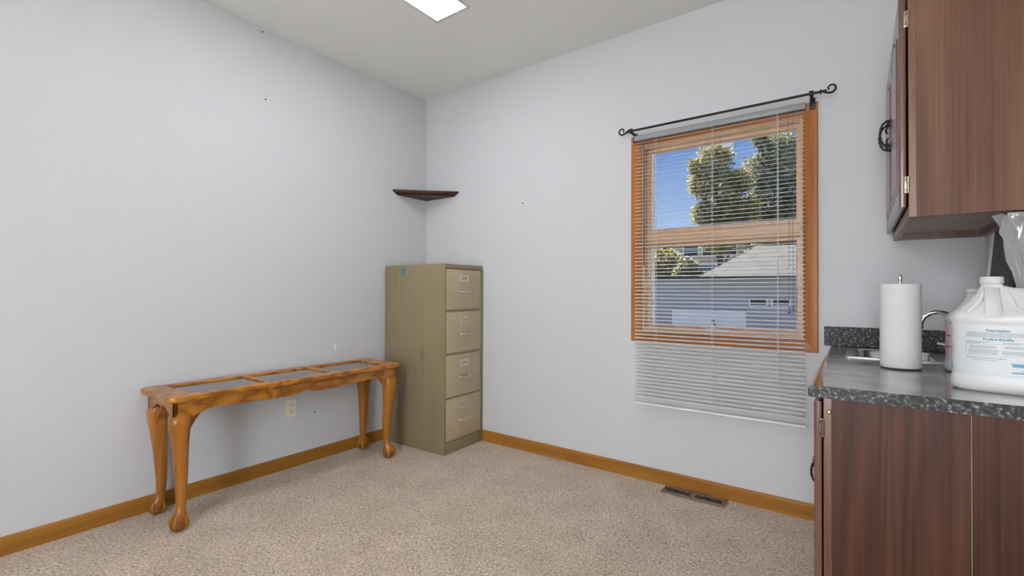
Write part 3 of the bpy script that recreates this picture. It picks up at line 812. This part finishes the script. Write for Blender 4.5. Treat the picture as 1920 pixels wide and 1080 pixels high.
# --- sink
sk = RF('bar_sink', ((SX0 + SX1) / 2, (SY0 + SY1) / 2, CTZ)); tag(sk, 'small stainless steel sink set in the counter behind the paper towels', 'sink')
def rr(a, b_, r, n=6):
    pts = []
    for cx, cy, t0 in ((a - r, b_ - r, 0), (-a + r, b_ - r, PI / 2), (-a + r, -b_ + r, PI), (a - r, -b_ + r, 1.5 * PI)):
        for i in range(n + 1):
            t = t0 + PI / 2 * i / n; pts.append((cx + r * math.cos(t), cy + r * math.sin(t)))
    return pts
hx, hs = 0.1875, 0.18
rings = []
for x0, x1, a, z, r in ((-hx - .012, hx + .012, hs + .012, .0005, .02), (-hx - .011, hx + .011, hs + .011, .004, .02), (-hx + .006, hx - .004, hs - .006, .0055, .02), (-hx + .018, .085, hs - .018, .0045, .04),
                        (-hx + .024, .078, hs - .024, -.004, .05), (-hx + .032, .070, hs - .034, -.10, .05), (-hx + .05, .055, hs - .05, -.128, .05), (-.10, -.02, .04, -.135, .035)):
    rings.append([(x + (x0 + x1) / 2, y, z) for x, y in rr((x1 - x0) / 2, a, r)])
m2 = MB(); m2.loft(rings, cap=False); m2.bm.faces.new([v for v in list(m2.bm.verts)[-len(rings[0]):]])
m2.build('basin', M['sink'], sk, 50)
MB().lathe([(0.036, -0.134), (0.036, -0.131), (0.028, -0.130), (0.024, -0.1335)], (-0.06, 0, 0), 24).build('drain', M['chrome'], sk, 50)

# --- faucet
fa = RF('faucet', (-0.128, -0.285, CTZ + 0.0052)); tag(fa, 'chrome gooseneck faucet between the paper towels and the white jugs', 'faucet')
MB().lathe([(0.028, 0), (0.028, 0.006), (0.020, 0.014), (0.0155, 0.03), (0.014, 0.06), (0.011, 0.066)], (0, 0, 0), 24).build('base', M['chrome'], fa, 50)
pts = [(0, 0, 0.06), (0, 0, 0.10)]
for i in range(15):
    a = PI * 0.96 * i / 14; pts.append((-0.051 + 0.051 * math.cos(a), 0, 0.124 + 0.050 * math.sin(a)))
pts.append((-0.1035, 0, 0.119))
MB().tube(pts, 0.0085, 14).build('spout', M['chrome'], fa, 60)
MB().lathe([(0.0098, 0.0), (0.0105, 0.002), (0.0105, 0.014), (0.0085, 0.016)], (-0.1037, 0, 0.106), 16).build('aerator', M['chrome'], fa, 50)
for yy in (-0.075, 0.075):
    m2 = MB().lathe([(0.022, 0), (0.022, 0.006), (0.013, 0.014), (0.012, 0.035), (0.004, 0.04)], (0.004, yy, 0), 20)
    m2.tube([(0.004, yy, 0.034), (-0.018, yy + (0.012 if yy > 0 else -0.012), 0.042), (-0.044, yy + (0.022 if yy > 0 else -0.022), 0.046)], [0.006, 0.0055, 0.0065], 10)
    m2.build('tap_handle', M['chrome'], fa, 50)

# --- paper towels on a holder
pt = empty('paper_towel_holder', (3.014, -0.682, CTZ)); tag(pt, 'upright paper towel roll on a steel holder on the counter', 'paper towels')
MB().lathe([(0.046, 0), (0.048, 0.002), (0.046, 0.004), (0.01, 0.005)], (0, 0, 0), 36).build('base', M['steel'], pt, 50)
m2 = MB().tube([(0, 0, 0.006), (0, 0, 0.300)], 0.0045, 10); m2.lathe([(0.0045, 0.292), (0.0062, 0.298), (0.0062, 0.309), (0.0035, 0.314), (0.001, 0.315)], (0, 0, 0), 14)
m2.build('post', M['steel'], pt, 50)
rings = []
def rollring(r, z):
    return [(r * math.cos(2 * PI * i / 48) * (1 + 0.004 * math.sin(3 * i)), r * math.sin(2 * PI * i / 48), z) for i in range(48)]
m2 = MB()
pf = [(0.020, 0.006), (0.0535, 0.0045), (0.0548, 0.006)] + [(0.0552 + 0.00022 * math.sin(k * 1.9), 0.006 + k * 0.0114) for k in range(1, 24)] + [(0.0556, 0.281), (0.0545, 0.283), (0.020, 0.2825), (0.020, 0.02)]
m2.loft([rollring(r, z) for r, z in pf], cap=False)
m2.build('roll', M['paper'], pt, 50)

# --- jugs
JA, JB, JN = 0.0985, 0.066, 3.4
def sup(z, xl, xr, bf, bb, n=JN, k=56, cx=0.0):
    pts = []
    for i in range(k):
        t = 2 * PI * i / k; c, s_ = math.cos(t), math.sin(t)
        px = (abs(c) ** (2 / n)) * (xr if c >= 0 else -xl) * (1 if c >= 0 else -1)
        py = (abs(s_) ** (2 / n)) * (bb if s_ >= 0 else bf) * (1 if s_ >= 0 else -1)
        pts.append((cx + px, py, z))
    return pts
def jug_y(x, grow=0.0006, s_=0.972):
    a, b_ = JA * s_, JB * s_
    return -b_ * max(0.0, 1 - abs(min(0.999, abs(x) / a)) ** JN) ** (1 / JN) - grow
def make_jug(loc, rz, label, pink):
    j = empty('jug', loc, rz); tag(j, label, 'jug', 'white gallon jugs on the counter')
    mb = MB(); R_ = []
    for z, s_ in ((0.0, .90), (.003, .955), (.008, .985), (.014, 1), (.032, 1), (.036, .99), (.040, .972), (.174, .972), (.178, .99), (.184, 1.004), (.192, 1.0), (.198, .975)):
        R_.append(sup(z, -JA * s_, JA * s_, JB * s_, JB * s_))
    for z, xl, xr, bf, bb, n in ((.206, -.089, .093, .058, .060, 3.2), (.216, -.079, .092, .050, .055, 3), (.228, -.067, .0915, .043, .050, 2.9), (.240, -.057, .091, .038, .045, 2.8), (.250, -.050, .090, .034, .040, 2.7),
                              (.257, -.046, .089, .030, .036, 2.6), (.262, -.0445, .086, .027, .033, 2.5), (.2645, -.044, .052, .025, .030, 2.3), (.268, -.042, .020, .023, .025, 2.1), (.273, -.0395, .004, .0215, .0220, 2.0), (.276, -.0395, .0015, .0205, .0205, 2.0)):
        R_.append(sup(z, xl, xr, bf, bb, n))
    ncx = -0.019
    R_.append(sup(.278, -.020, .020, .020, .020, 2.0, cx=ncx)); R_.append(sup(.286, -.020, .020, .020, .020, 2.0, cx=ncx))
    mb.loft(R_)
    mb.build('body', M['jug'], j, 50)
    # moulded grip on the front of the shoulder
    g = MB(); path = [(-0.016, -0.059, .196), (-0.016, -0.054, .212), (-0.017, -0.046, .232), (-0.018, -0.037, .250), (-0.019, -0.024, .268)]
    rings = []
    for (x, y, z), wd_ in zip(path, (.019, .017, .0155, .015, .015)):
        rings.append([(x + wd_ * math.cos(2 * PI * i / 16), y + 0.012 * math.sin(2 * PI * i / 16), z + 0.006 * math.sin(2 * PI * i / 16)) for i in range(16)])
    g.loft(rings)
    for xs in (-0.052, 0.022):
        g.tube([(xs - 0.012 if xs < 0 else xs + 0.022, -0.052, .200), (xs, -0.045, .216), (xs * 0.75, -0.036, .238), (xs * 0.55 - 0.004, -0.026, .258)], [.007, .007, .006, .005], 10)
    g.build('grip', M['jug'], j, 60)
    cp = MB(); n = 60
    for r, z0_, z1_ in ((0.0225, .279, .2965),):
        rings = []
        for rad, z in ((r * .97, z0_), (r, z0_ + .001), (r, z1_ - .002), (r * .95, z1_), (r * .6, z1_ + .0004)):
            rings.append([(ncx + (rad + (0.0004 if i % 2 else 0)) * math.cos(2 * PI * i / n), (rad + (0.0004 if i % 2 else 0)) * math.sin(2 * PI * i / n), z) for i in range(n)])
        cp.loft(rings)
    cp.build('cap', M['jug'], j, 40)
    # label: a sheet that follows the curved front and the left side
    def patch(x0, x1, z0, z1, grow, nx=24):
        m_ = MB()
        def at(u):   # u runs round the superellipse: parameter angle
            c, s_ = math.cos(u), math.sin(u); a, b_ = JA * .972 + grow, JB * .972 + grow
            return (abs(c) ** (2 / JN) * a * (1 if c > 0 else -1), abs(s_) ** (2 / JN) * b_ * (1 if s_ > 0 else -1))
        m_.loft([[(*at(x0 + (x1 - x0) * i / nx), z) for i in range(nx + 1)] for z in (z0, z1)], closed=False)
        return m_
    lb = patch(PI * 0.93, PI * 1.97, .043, .171, 0.0004, 60).build('label', M['label_pink' if pink else 'label'], j, 60)
    def put(me, x, z, mb_):
        for_m = Matrix()
        vs = [mb_.bm.verts.new((x + v.co.x, jug_y(x + v.co.x, 0.0012), z + v.co.y)) for v in me.vertices]
        for p in me.polygons:
            try: mb_.bm.faces.new([vs[i] for i in p.vertices])
            except ValueError: pass
    def strip(x0, x1, z0, z1, mb_, n=6):
        top, bot = [], []
        for i in range(n + 1):
            x = x0 + (x1 - x0) * i / n; y = jug_y(x, 0.0011); top.append(mb_.bm.verts.new((x, y, z1))); bot.append(mb_.bm.verts.new((x, y, z0)))
        for i in range(n): mb_.bm.faces.new((bot[i], bot[i + 1], top[i + 1], top[i]))
    if not pink:
        xo = -0.004
        p = MB(); put(text_mesh('Description', 0.0092, bold=0.0003), xo - 0.004, .1555, p); put(text_mesh('Product Benefits', 0.0082, bold=0.0003), xo - 0.004, .1335, p)
        p.build('heading', M['ink'], lb)
        p = MB(); rnd = random.Random(3)
        def words(x0, x1, z, h=0.0013):
            x = x0
            while x < x1 - 0.002:
                w_ = rnd.uniform(0.002, 0.006); strip(x, min(x + w_, x1), z, z + h, p, 2); x += w_ + 0.0009
        for k in range(5): words(xo - 0.062, xo + (0.060 if k < 4 else 0.02), .1515 - k * .0027)
        for k in range(3): words(xo - 0.062, xo - (0.012 + 0.012 * k), .1290 - k * .0026)
        for k in range(2): words(xo + 0.004, xo + 0.052 - 0.02 * k, .1280 - k * .0026)
        for k in range(3): words(xo - 0.056, xo - 0.008, .1175 - k * .0025)
        for k in range(3): words(xo + 0.008, xo + 0.056, .1185 - k * .0025)
        for k in range(5): words(xo - 0.058, xo - 0.003, .1080 - k * .0026)
        for k in range(4): words(xo + 0.003, xo + 0.058, .1065 - k * .0026)
        words(xo - 0.062, xo + 0.01, .0865, 0.002); words(xo - 0.05, xo - 0.005, .0815, 0.0016); words(xo + 0.046, xo + 0.06, .0850, 0.0014)
        x0, x1, z0, z1 = xo - 0.063, xo + 0.063, .0935, .1235
        strip(x0, x1, z0, z0 + .0005, p, 16); strip(x0, x1, z1, z1 + .0005, p, 16); strip(x0, x0 + .0005, z0, z1, p, 1); strip(x1, x1 + .0005, z0, z1, p, 1)
        p.build('small_print', M['ink_pale'], lb)
        p = MB(); strip(xo + .020, xo + .060, .0695, .0765, p); strip(xo + .018, xo + .062, .0765, .0782, p); strip(xo + .020, xo + .060, .0535, .0570, p)
        me_ = shape2d([[(0.035, .0585), (0.0375, .0585), (0.0460, .0670), (0.0480, .0672), (0.0440, .0650)]], 0.0002)
        put(me_, xo, 0, p)
        p.build('emblem', M['ink_blue'], lb)
        patch(PI * 1.015, PI * 1.10, .0500, .0695, 0.0011, 8).build('side_block', M['ink_blue'], lb)
        patch(PI * 1.06, PI * 1.09, .100, .122, 0.0011, 6).build('side_text', M['ink_pale'], lb)
    else:
        patch(PI * 1.0, PI * 1.2, .128, .132, 0.0011, 8).build('stripe', M['ink_red'], lb)
        patch(PI * 1.0, PI * 1.2, .088, .092, 0.0011, 8).build('stripe', M['ink_red'], lb)
    return j
make_jug((3.203, -0.996, CTZ), math.radians(-9), 'white plastic gallon jug with blue printed label in front on the counter', False)
make_jug((3.217, -0.655, CTZ), math.radians(-2), 'white plastic gallon jug with pink label half hidden behind the blue one', True).scale = (0.9, 0.9, 0.9)

# --- leaning board
bd = RF('leaning_board', (0, -0.46, CTZ)); tag(bd, 'dark slate grey board with white border leaning on the right wall', 'board')
lt = math.radians(5.0); ht = 0.485
inner = empty_m = Matrix.Translation((-0.048, 0, 0)) @ Matrix.Rotation(lt, 4, 'Y')
def B2(a, b_, name, mat, parent=bd, bev=0.001):
    mb = MB().box(a, b_, bev); o = mb.build(name, mat, parent)
    for v in o.data.vertices: v.co = inner @ v.co
    return o
yl, yr = -0.100, 0.245
B2((-0.004, yl, 0.0005), (0.0, yr, ht), 'panel', M['slate'])
B2((-0.0052, -0.075, 0.02), (-0.0035, -0.071, ht - 0.01), 'seam', M['dark_gap'])
for a, b_ in (((-0.010, yr - 0.001, 0.0005), (0.002, yr + 0.045, ht)),):
    B2(a, b_, 'border', M['white_trim'], bev=0.003)

# --- plastic bag (stands between the jugs, its mouth flared towards the window)
bg = MB(); rings = []; n = 72
for k, (z, r, cx, fl) in enumerate([(0.002, .042, 0, 0), (.02, .046, 0, 0), (.08, .044, 0, 0), (.15, .038, .0, .02), (.22, .031, .0, .02), (.27, .031, .0, .04), (.31, .037, .0, .08), (.345, .050, .0, .12), (.38, .053, 0, .16), (.41, .057, 0, .2), (.435, .060, 0, .24), (.455, .063, 0, .28), (.470, .066, 0, .30), (.480, .067, 0, .34), (.477, .060, 0, .34), (.466, .050, .0, .3)]):
    rg = []
    for i in range(n):
        a = 2 * PI * i / n
        w_ = 0.05 * math.sin(7 * a + k * 0.35) + 0.03 * math.sin(13 * a - k * 0.5) + 0.42 * mnoise.noise(Vector((math.cos(a) * 3.5, math.sin(a) * 3.5, z * 26))) + 0.16 * mnoise.noise(Vector((math.cos(a) * 9, math.sin(a) * 9, z * 60)))
        rad = r * (1 + w_ * (0.45 + 1.0 * fl))
        dx = math.cos(a)
        if dx > 0: dx *= min(1.0, 0.028 / r)
        rg.append((cx + rad * dx, rad * math.sin(a) * 0.72, z + fl * 0.05 * mnoise.noise(Vector((a * 2, k * 0.7, 1)))))
    rings.append(rg)
bg.loft(rings, cap=False)
bo = bg.build('plastic_bag', M['bag'], None, 80, loc=(3.297, -0.800, CTZ))
tag(bo, 'crumpled clear plastic bag standing behind the white jug at the right', 'plastic bag')

# --- wall cabinet
UZ0, UZ1 = 1.350, 2.115
uc = RF('wall_cabinet'); tag(uc, 'dark walnut wall cupboard hanging above the counter', 'cabinet')
un, uf = -0.846, -0.003
mb = MB().box((-0.283, un, UZ0), (-0.003, un + 0.016, UZ1))
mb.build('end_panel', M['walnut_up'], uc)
mb = MB().box((-0.283, uf - 0.016, UZ0), (-0.003, uf, UZ1)); mb.box((-0.283, un + 0.016, UZ1 - 0.016), (-0.003, uf - 0.016, UZ1))
mb.box((-0.010, un + 0.016, UZ0 + 0.03), (-0.003, uf - 0.016, UZ1 - 0.016)); mb.box((-0.024, un + 0.016, UZ0), (-0.003, uf - 0.016, UZ0 + 0.032))
mb.build('carcass', M['walnut_door'], uc)
MB().box((-0.283, un + 0.016, UZ0 + 0.030), (-0.010, uf - 0.016, UZ0 + 0.044)).build('bottom_panel', M['walnut_under'], uc)
ff = MB()
ff.box((-0.302, un - 0.001, UZ0), (-0.283, un + 0.04, UZ1), 0.001); ff.box((-0.302, uf - 0.04, UZ0), (-0.283, uf, UZ1), 0.001)
ff.box((-0.302, un + 0.03, UZ0), (-0.283, uf - 0.03, UZ0 + 0.042), 0.001); ff.box((-0.302, un + 0.03, UZ1 - 0.05), (-0.283, uf - 0.03, UZ1), 0.001)
ff.box((-0.302, (un + uf) / 2 - 0.02, UZ0 + 0.03), (-0.283, (un + uf) / 2 + 0.02, UZ1 - 0.03))
ff.build('face_frame', M['walnut_edge'], uc)
um = (un + uf) / 2
for (a, c, hy) in ((un + 0.004, um - 0.003, 0), (um + 0.003, uf - 0.006, 1)):
    d = door(uc, a, c, 1.384, 2.046, -0.3065, t=0.0185)
    pull(d, (c - 0.030) if hy == 0 else (a + 0.030), 1.722, -0.325, 0.050)
    if hy == 0:
        for z in (1.97, 1.452): hinge(d, a, z, -0.307)

# ------------------------------------------------------------------ outside
CAMP = Vector((2.9038, -2.748, 1.115))
GZ = -1.6
gr = MB().box((-60, 1.2, GZ - 0.5), (60, 90, GZ)); struct(gr, 'ground', M['asphalt'])
def leaves(mb, c, r, n, size, rnd, sc3=(1, 1, 1), shell=0.55):
    for _ in range(n):
        d = Vector((rnd.gauss(0, 1), rnd.gauss(0, 1), rnd.gauss(0, 1))).normalized()
        f = shell + (1 - shell) * rnd.random()
        lump = 0.82 + 0.38 * mnoise.noise(d * 2.3 + Vector(c))
        p = Vector(c) + Vector((d.x * sc3[0], d.y * sc3[1], d.z * sc3[2])) * r * f * lump
        u = Vector((rnd.gauss(0, 1), rnd.gauss(0, 1), rnd.gauss(0, 0.5))).normalized(); w_ = u.orthogonal().normalized()
        s_ = size * rnd.uniform(0.6, 1.3)
        v = [mb.bm.verts.new(p + q) for q in (u * s_, w_ * s_ * 0.5, -u * s_, -w_ * s_ * 0.5)]
        mb.bm.faces.new(v)
def tree(name, base, crown, label, leafmat, seed, lsize=0.07, dens=2600, trunk=0.13):
    rnd = random.Random(seed)
    t = empty(name, base); tag(t, label, 'tree', 'trees outside the window')
    bx_ = Vector(base)
    mb = MB()
    top = sum((Vector(c) for c, r, s_ in crown), Vector()) / len(crown) - bx_
    mb.tube([(0, 0, 0), (top.x * 0.3, top.y * 0.3, top.z * 0.35), (top.x * 0.8, top.y * 0.8, top.z * 0.75), top], [trunk, trunk * 0.8, trunk * 0.55, trunk * 0.3], 10)
    for c, r, s_ in crown:
        e = Vector(c) - bx_
        st = Vector((top.x * 0.5, top.y * 0.5, top.z * rnd.uniform(0.45, 0.6)))
        mb.tube([st, st.lerp(e, 0.5) + Vector((rnd.uniform(-.1, .1), 0, -0.1)), e], [trunk * 0.4, trunk * 0.25, trunk * 0.12], 7)
        for _ in range(7):
            d = Vector((rnd.gauss(0, 1), rnd.gauss(0, 1), abs(rnd.gauss(0.5, 0.8)))).normalized() * r * 0.95
            mb.tube([e.lerp(st, 0.25 * rnd.random()), e + d * 0.5, e + d], [0.03, 0.018, 0.006], 5)
    mb.build('trunk', M['bark'], t, 60)
    mb = MB()
    for c, r, s_ in crown:
        leaves(mb, Vector(c) - bx_, r, int(dens * r * r), lsize, rnd, s_)
    mb.build('crown', M[leafmat], t)
    return t
def at(px, py, dist):
    """point on the sight line through a pixel of the photograph, dist metres along the ground"""
    yaw, pit, rol, f = 0.6329, 0.0082, 0.0030, 888.7
    F_ = Vector((-math.sin(yaw) * math.cos(pit), math.cos(yaw) * math.cos(pit), math.sin(pit))); R_ = Vector((math.cos(yaw), math.sin(yaw), 0)); U_ = R_.cross(F_)
    R2 = R_ * math.cos(rol) + U_ * math.sin(rol); U2 = -R_ * math.sin(rol) + U_ * math.cos(rol)
    d = F_ + R2 * ((px - 960) / f) - U2 * ((py - 540) / f)
    return CAMP + d * (dist / math.hypot(d.x, d.y))
D1 = 26.0
def blob(px, py, rpx, dist, s_=(1, 1, 1)):
    return (tuple(at(px, py, dist)), rpx / 888.7 * dist * 0.86, s_)
tree('leafy_tree', (*at(1350, 500, D1).xy, GZ), [blob(1342, 297, 42, D1), blob(1388, 338, 30, D1), blob(1400, 395, 34, D1), blob(1318, 345, 38, D1), blob(1362, 352, 46, D1 + 0.3), blob(1322, 400, 34, D1), blob(1372, 408, 42, D1), blob(1306, 312, 22, D1), blob(1345, 440, 50, D1)],
     'yellow-green rounded tree in the upper window pane with open sky on its left', 'leaf_y', 11, 0.062, 3600)
D2 = 29.5
tree('leafy_tree', (*at(1452, 500, D2).xy, GZ), [blob(1462, 280, 42, D2), blob(1425, 318, 40, D2), blob(1490, 322, 45, D2), blob(1446, 372, 52, D2), blob(1502, 392, 44, D2), blob(1408, 395, 36, D2), blob(1425, 262, 20, D2), blob(1460, 440, 55, D2)],
     'grey-green tree filling the right of the upper window pane', 'leaf_g', 12, 0.068, 3000)
D3 = 40
for k, (px, py, rp, mt, lab) in enumerate(((1246, 492, 40, 'leaf_y', 'low olive tree beside the tan house in the lower pane'), (1290, 500, 26, 'leaf_g', 'small green tree close against the tan house front'),
                                          (1428, 472, 32, 'leaf_d', 'dark tree rising behind the grey garage roof'), (1478, 470, 34, 'leaf_d', 'dark tree at the right end of the grey garage roof'))):
    d = (40, 36, 46, 40)[k]
    tree('garden_tree', (*at(px, py, d).xy, GZ), [blob(px, py, rp, d), blob(px - rp * 0.5, py + rp * 0.5, rp * 0.8, d), blob(px + rp * 0.5, py + rp * 0.45, rp * 0.8, d)], lab, mt, 20 + k, 0.17, 420, 0.16)
# the tan gabled house
def place(px, dist, rz):
    p = at(px, 545, dist); return (p.x, p.y, GZ), rz
loc, _ = place(1325, 50, 0)
hs_ = empty('house', loc, math.radians(12)); hs_.scale = (1.8, 1.8, 1.45); tag(hs_, 'tan gabled house with white framed windows beyond the garage', 'house')
g2 = MB().prism([(-2.6, 0), (2.6, 0), (2.6, 4.6), (0, 6.2), (-2.6, 4.6)], Matrix(((1, 0, 0, 0), (0, 0, 1, 0), (0, 1, 0, 0), (0, 0, 0, 1))), 7.0)
g2.build('wall', M['siding_tan'], hs_)
g2 = MB()
for s3 in (-1, 1):
    g2.prism([(0, 6.3), (s3 * 3.0, 4.45), (s3 * 3.0, 4.57), (0, 6.45)], Matrix(((1, 0, 0, 0), (0, 0, 1, -0.35), (0, 1, 0, 0), (0, 0, 0, 1))), 7.7)
g2.build('roof', M['shingle'], hs_)
for x in (-0.95, 0.0, 0.95):
    f = MB().add_mesh(frame_ring(-0.43, 0.43, -0.55, 0.55, 0.09, -0.05, 0.0, 0.01).bm and (lambda m_: m_)(bpy.data.meshes.new('tmp')) , Matrix()) if False else frame_ring(-0.43, 0.43, -0.50, 0.50, 0.08, -0.05, 0.0, 0.01)
    f.box((-0.4, -0.04, -0.04), (0.4, -0.01, 0.04)); fo = f.build('window', M['white_paint'], hs_); fo.location = (x + 0.15, 0, 4.75)
    MB().box((-0.4, -0.015, -0.45), (0.4, -0.005, 0.45)).build('pane', M['win_dark'], fo)
f = frame_ring(-0.95, 0.95, -0.65, 0.65, 0.1, -0.05, 0.0, 0.01); f.box((-0.04, -0.04, -0.6), (0.04, -0.01, 0.6)); fo = f.build('window', M['white_paint'], hs_); fo.location = (-0.4, 0, 3.15)
MB().box((-0.9, -0.015, -0.6), (0.9, -0.005, 0.6)).build('pane', M['win_blue'], fo)
# the grey garage
p0 = at(1330, 545, 16.0)
ga = empty('garage', (p0.x, p0.y, GZ), math.radians(13)); tag(ga, 'grey garage with a white overhead door filling the lower pane', 'garage')
MB().box((-5.5, 0, 0), (6.5, 5, 3.15)).build('wall', M['siding_grey'], ga)
rfm = MB()
rfm.loft([[(-0.3, -0.4, 3.12), (6.9, -0.4, 3.12), (6.9, 5.4, 3.12), (-0.3, 5.4, 3.12)], [(-0.3, -0.4, 3.2), (6.9, -0.4, 3.2), (6.9, 5.4, 3.2), (-0.3, 5.4, 3.2)], [(1.5, 2.3, 4.32), (5.2, 2.3, 4.32), (5.2, 2.7, 4.32), (1.5, 2.7, 4.32)]])
rfm.box((-5.6, -0.1, 3.13), (-0.31, 5.1, 3.20))
rfm.build('roof', M['shingle'], ga)
dr = MB().box((-1.10, -0.05, 0), (1.02, 0.0, 2.16), 0.01)
for z in (0.54, 1.08, 1.62): dr.box((-1.08, -0.062, z - 0.01), (1.0, -0.045, z + 0.01))
dr.build('overhead_door', M['white_paint'], ga)
for x in (1.35, 1.95):
    f = frame_ring(-0.25, 0.25, -0.12, 0.12, 0.04, -0.05, 0.0, 0.005); fo = f.build('window', M['white_paint'], ga); fo.location = (x, 0, 2.42)
    MB().box((-0.22, -0.015, -0.09), (0.22, -0.005, 0.09)).build('pane', M['win_dark'], fo)

# ------------------------------------------------------------------ light, sky, camera
sun = bpy.data.lights.new('sun', 'SUN'); sun.energy = 28.0; sun.angle = math.radians(0.6); sun.color = (1.0, 0.94, 0.84)
so = bpy.data.objects.new('sun', sun); C.objects.link(so)
so.rotation_euler = Vector((0.62, -0.50, -0.95)).to_track_quat('-Z', 'Y').to_euler()
lmp = bpy.data.lights.new('rear_fill', 'AREA'); lmp.shape = 'RECTANGLE'; lmp.size = 0.96; lmp.size_y = 1.9
lmp.energy = 172; lmp.color = (0.965, 0.985, 1.0)       # added fill light, unseen, in front of the solid wall behind the camera
lo = bpy.data.objects.new('rear_fill', lmp); C.objects.link(lo); lo.location = (2.80, YF + 0.02, 1.30); lo.rotation_euler = (PI / 2, 0, PI)
wld = bpy.data.worlds.new('sky'); sc.world = wld; wld.use_nodes = True
nt = wld.node_tree; bgd = nt.nodes['Background']
tcw = nt.nodes.new('ShaderNodeTexCoord'); sx = nt.nodes.new('ShaderNodeSeparateXYZ'); nt.links.new(tcw.outputs['Generated'], sx.inputs[0])
rw = nt.nodes.new('ShaderNodeValToRGB'); cr = rw.color_ramp
cr.elements[0].position = 0.0; cr.elements[0].color = (0.55, 0.68, 0.90, 1)
cr.elements[1].position = 0.9; cr.elements[1].color = (0.05, 0.15, 0.48, 1)
e = cr.elements.new(0.13); e.color = (0.42, 0.60, 0.93, 1)
e = cr.elements.new(0.30); e.color = (0.11, 0.27, 0.68, 1)
nt.links.new(sx.outputs['Z'], rw.inputs['Fac']); nt.links.new(rw.outputs['Color'], bgd.inputs['Color']); bgd.inputs['Strength'].default_value = 1.0

cam = bpy.data.cameras.new('camera'); co = bpy.data.objects.new('camera', cam); C.objects.link(co)
co.location = CAMP
yaw, pit, rol, f = 0.6329, 0.0082, 0.0030, 888.7
F_ = Vector((-math.sin(yaw) * math.cos(pit), math.cos(yaw) * math.cos(pit), math.sin(pit))); R_ = Vector((math.cos(yaw), math.sin(yaw), 0)); U_ = R_.cross(F_)
R2 = R_ * math.cos(rol) + U_ * math.sin(rol); U2 = -R_ * math.sin(rol) + U_ * math.cos(rol)
co.rotation_euler = Matrix((R2, U2, -F_)).transposed().to_euler()
cam.sensor_fit = 'HORIZONTAL'; cam.sensor_width = 36; cam.lens = 36 * f / 1920
cam.clip_start = 0.02; cam.clip_end = 300
sc.camera = co
sc.view_settings.view_transform = 'Standard'; sc.view_settings.look = 'None'
sc.view_settings.gamma = 1.0; sc.view_settings.exposure = 0.0; sc.view_settings.use_curve_mapping = False
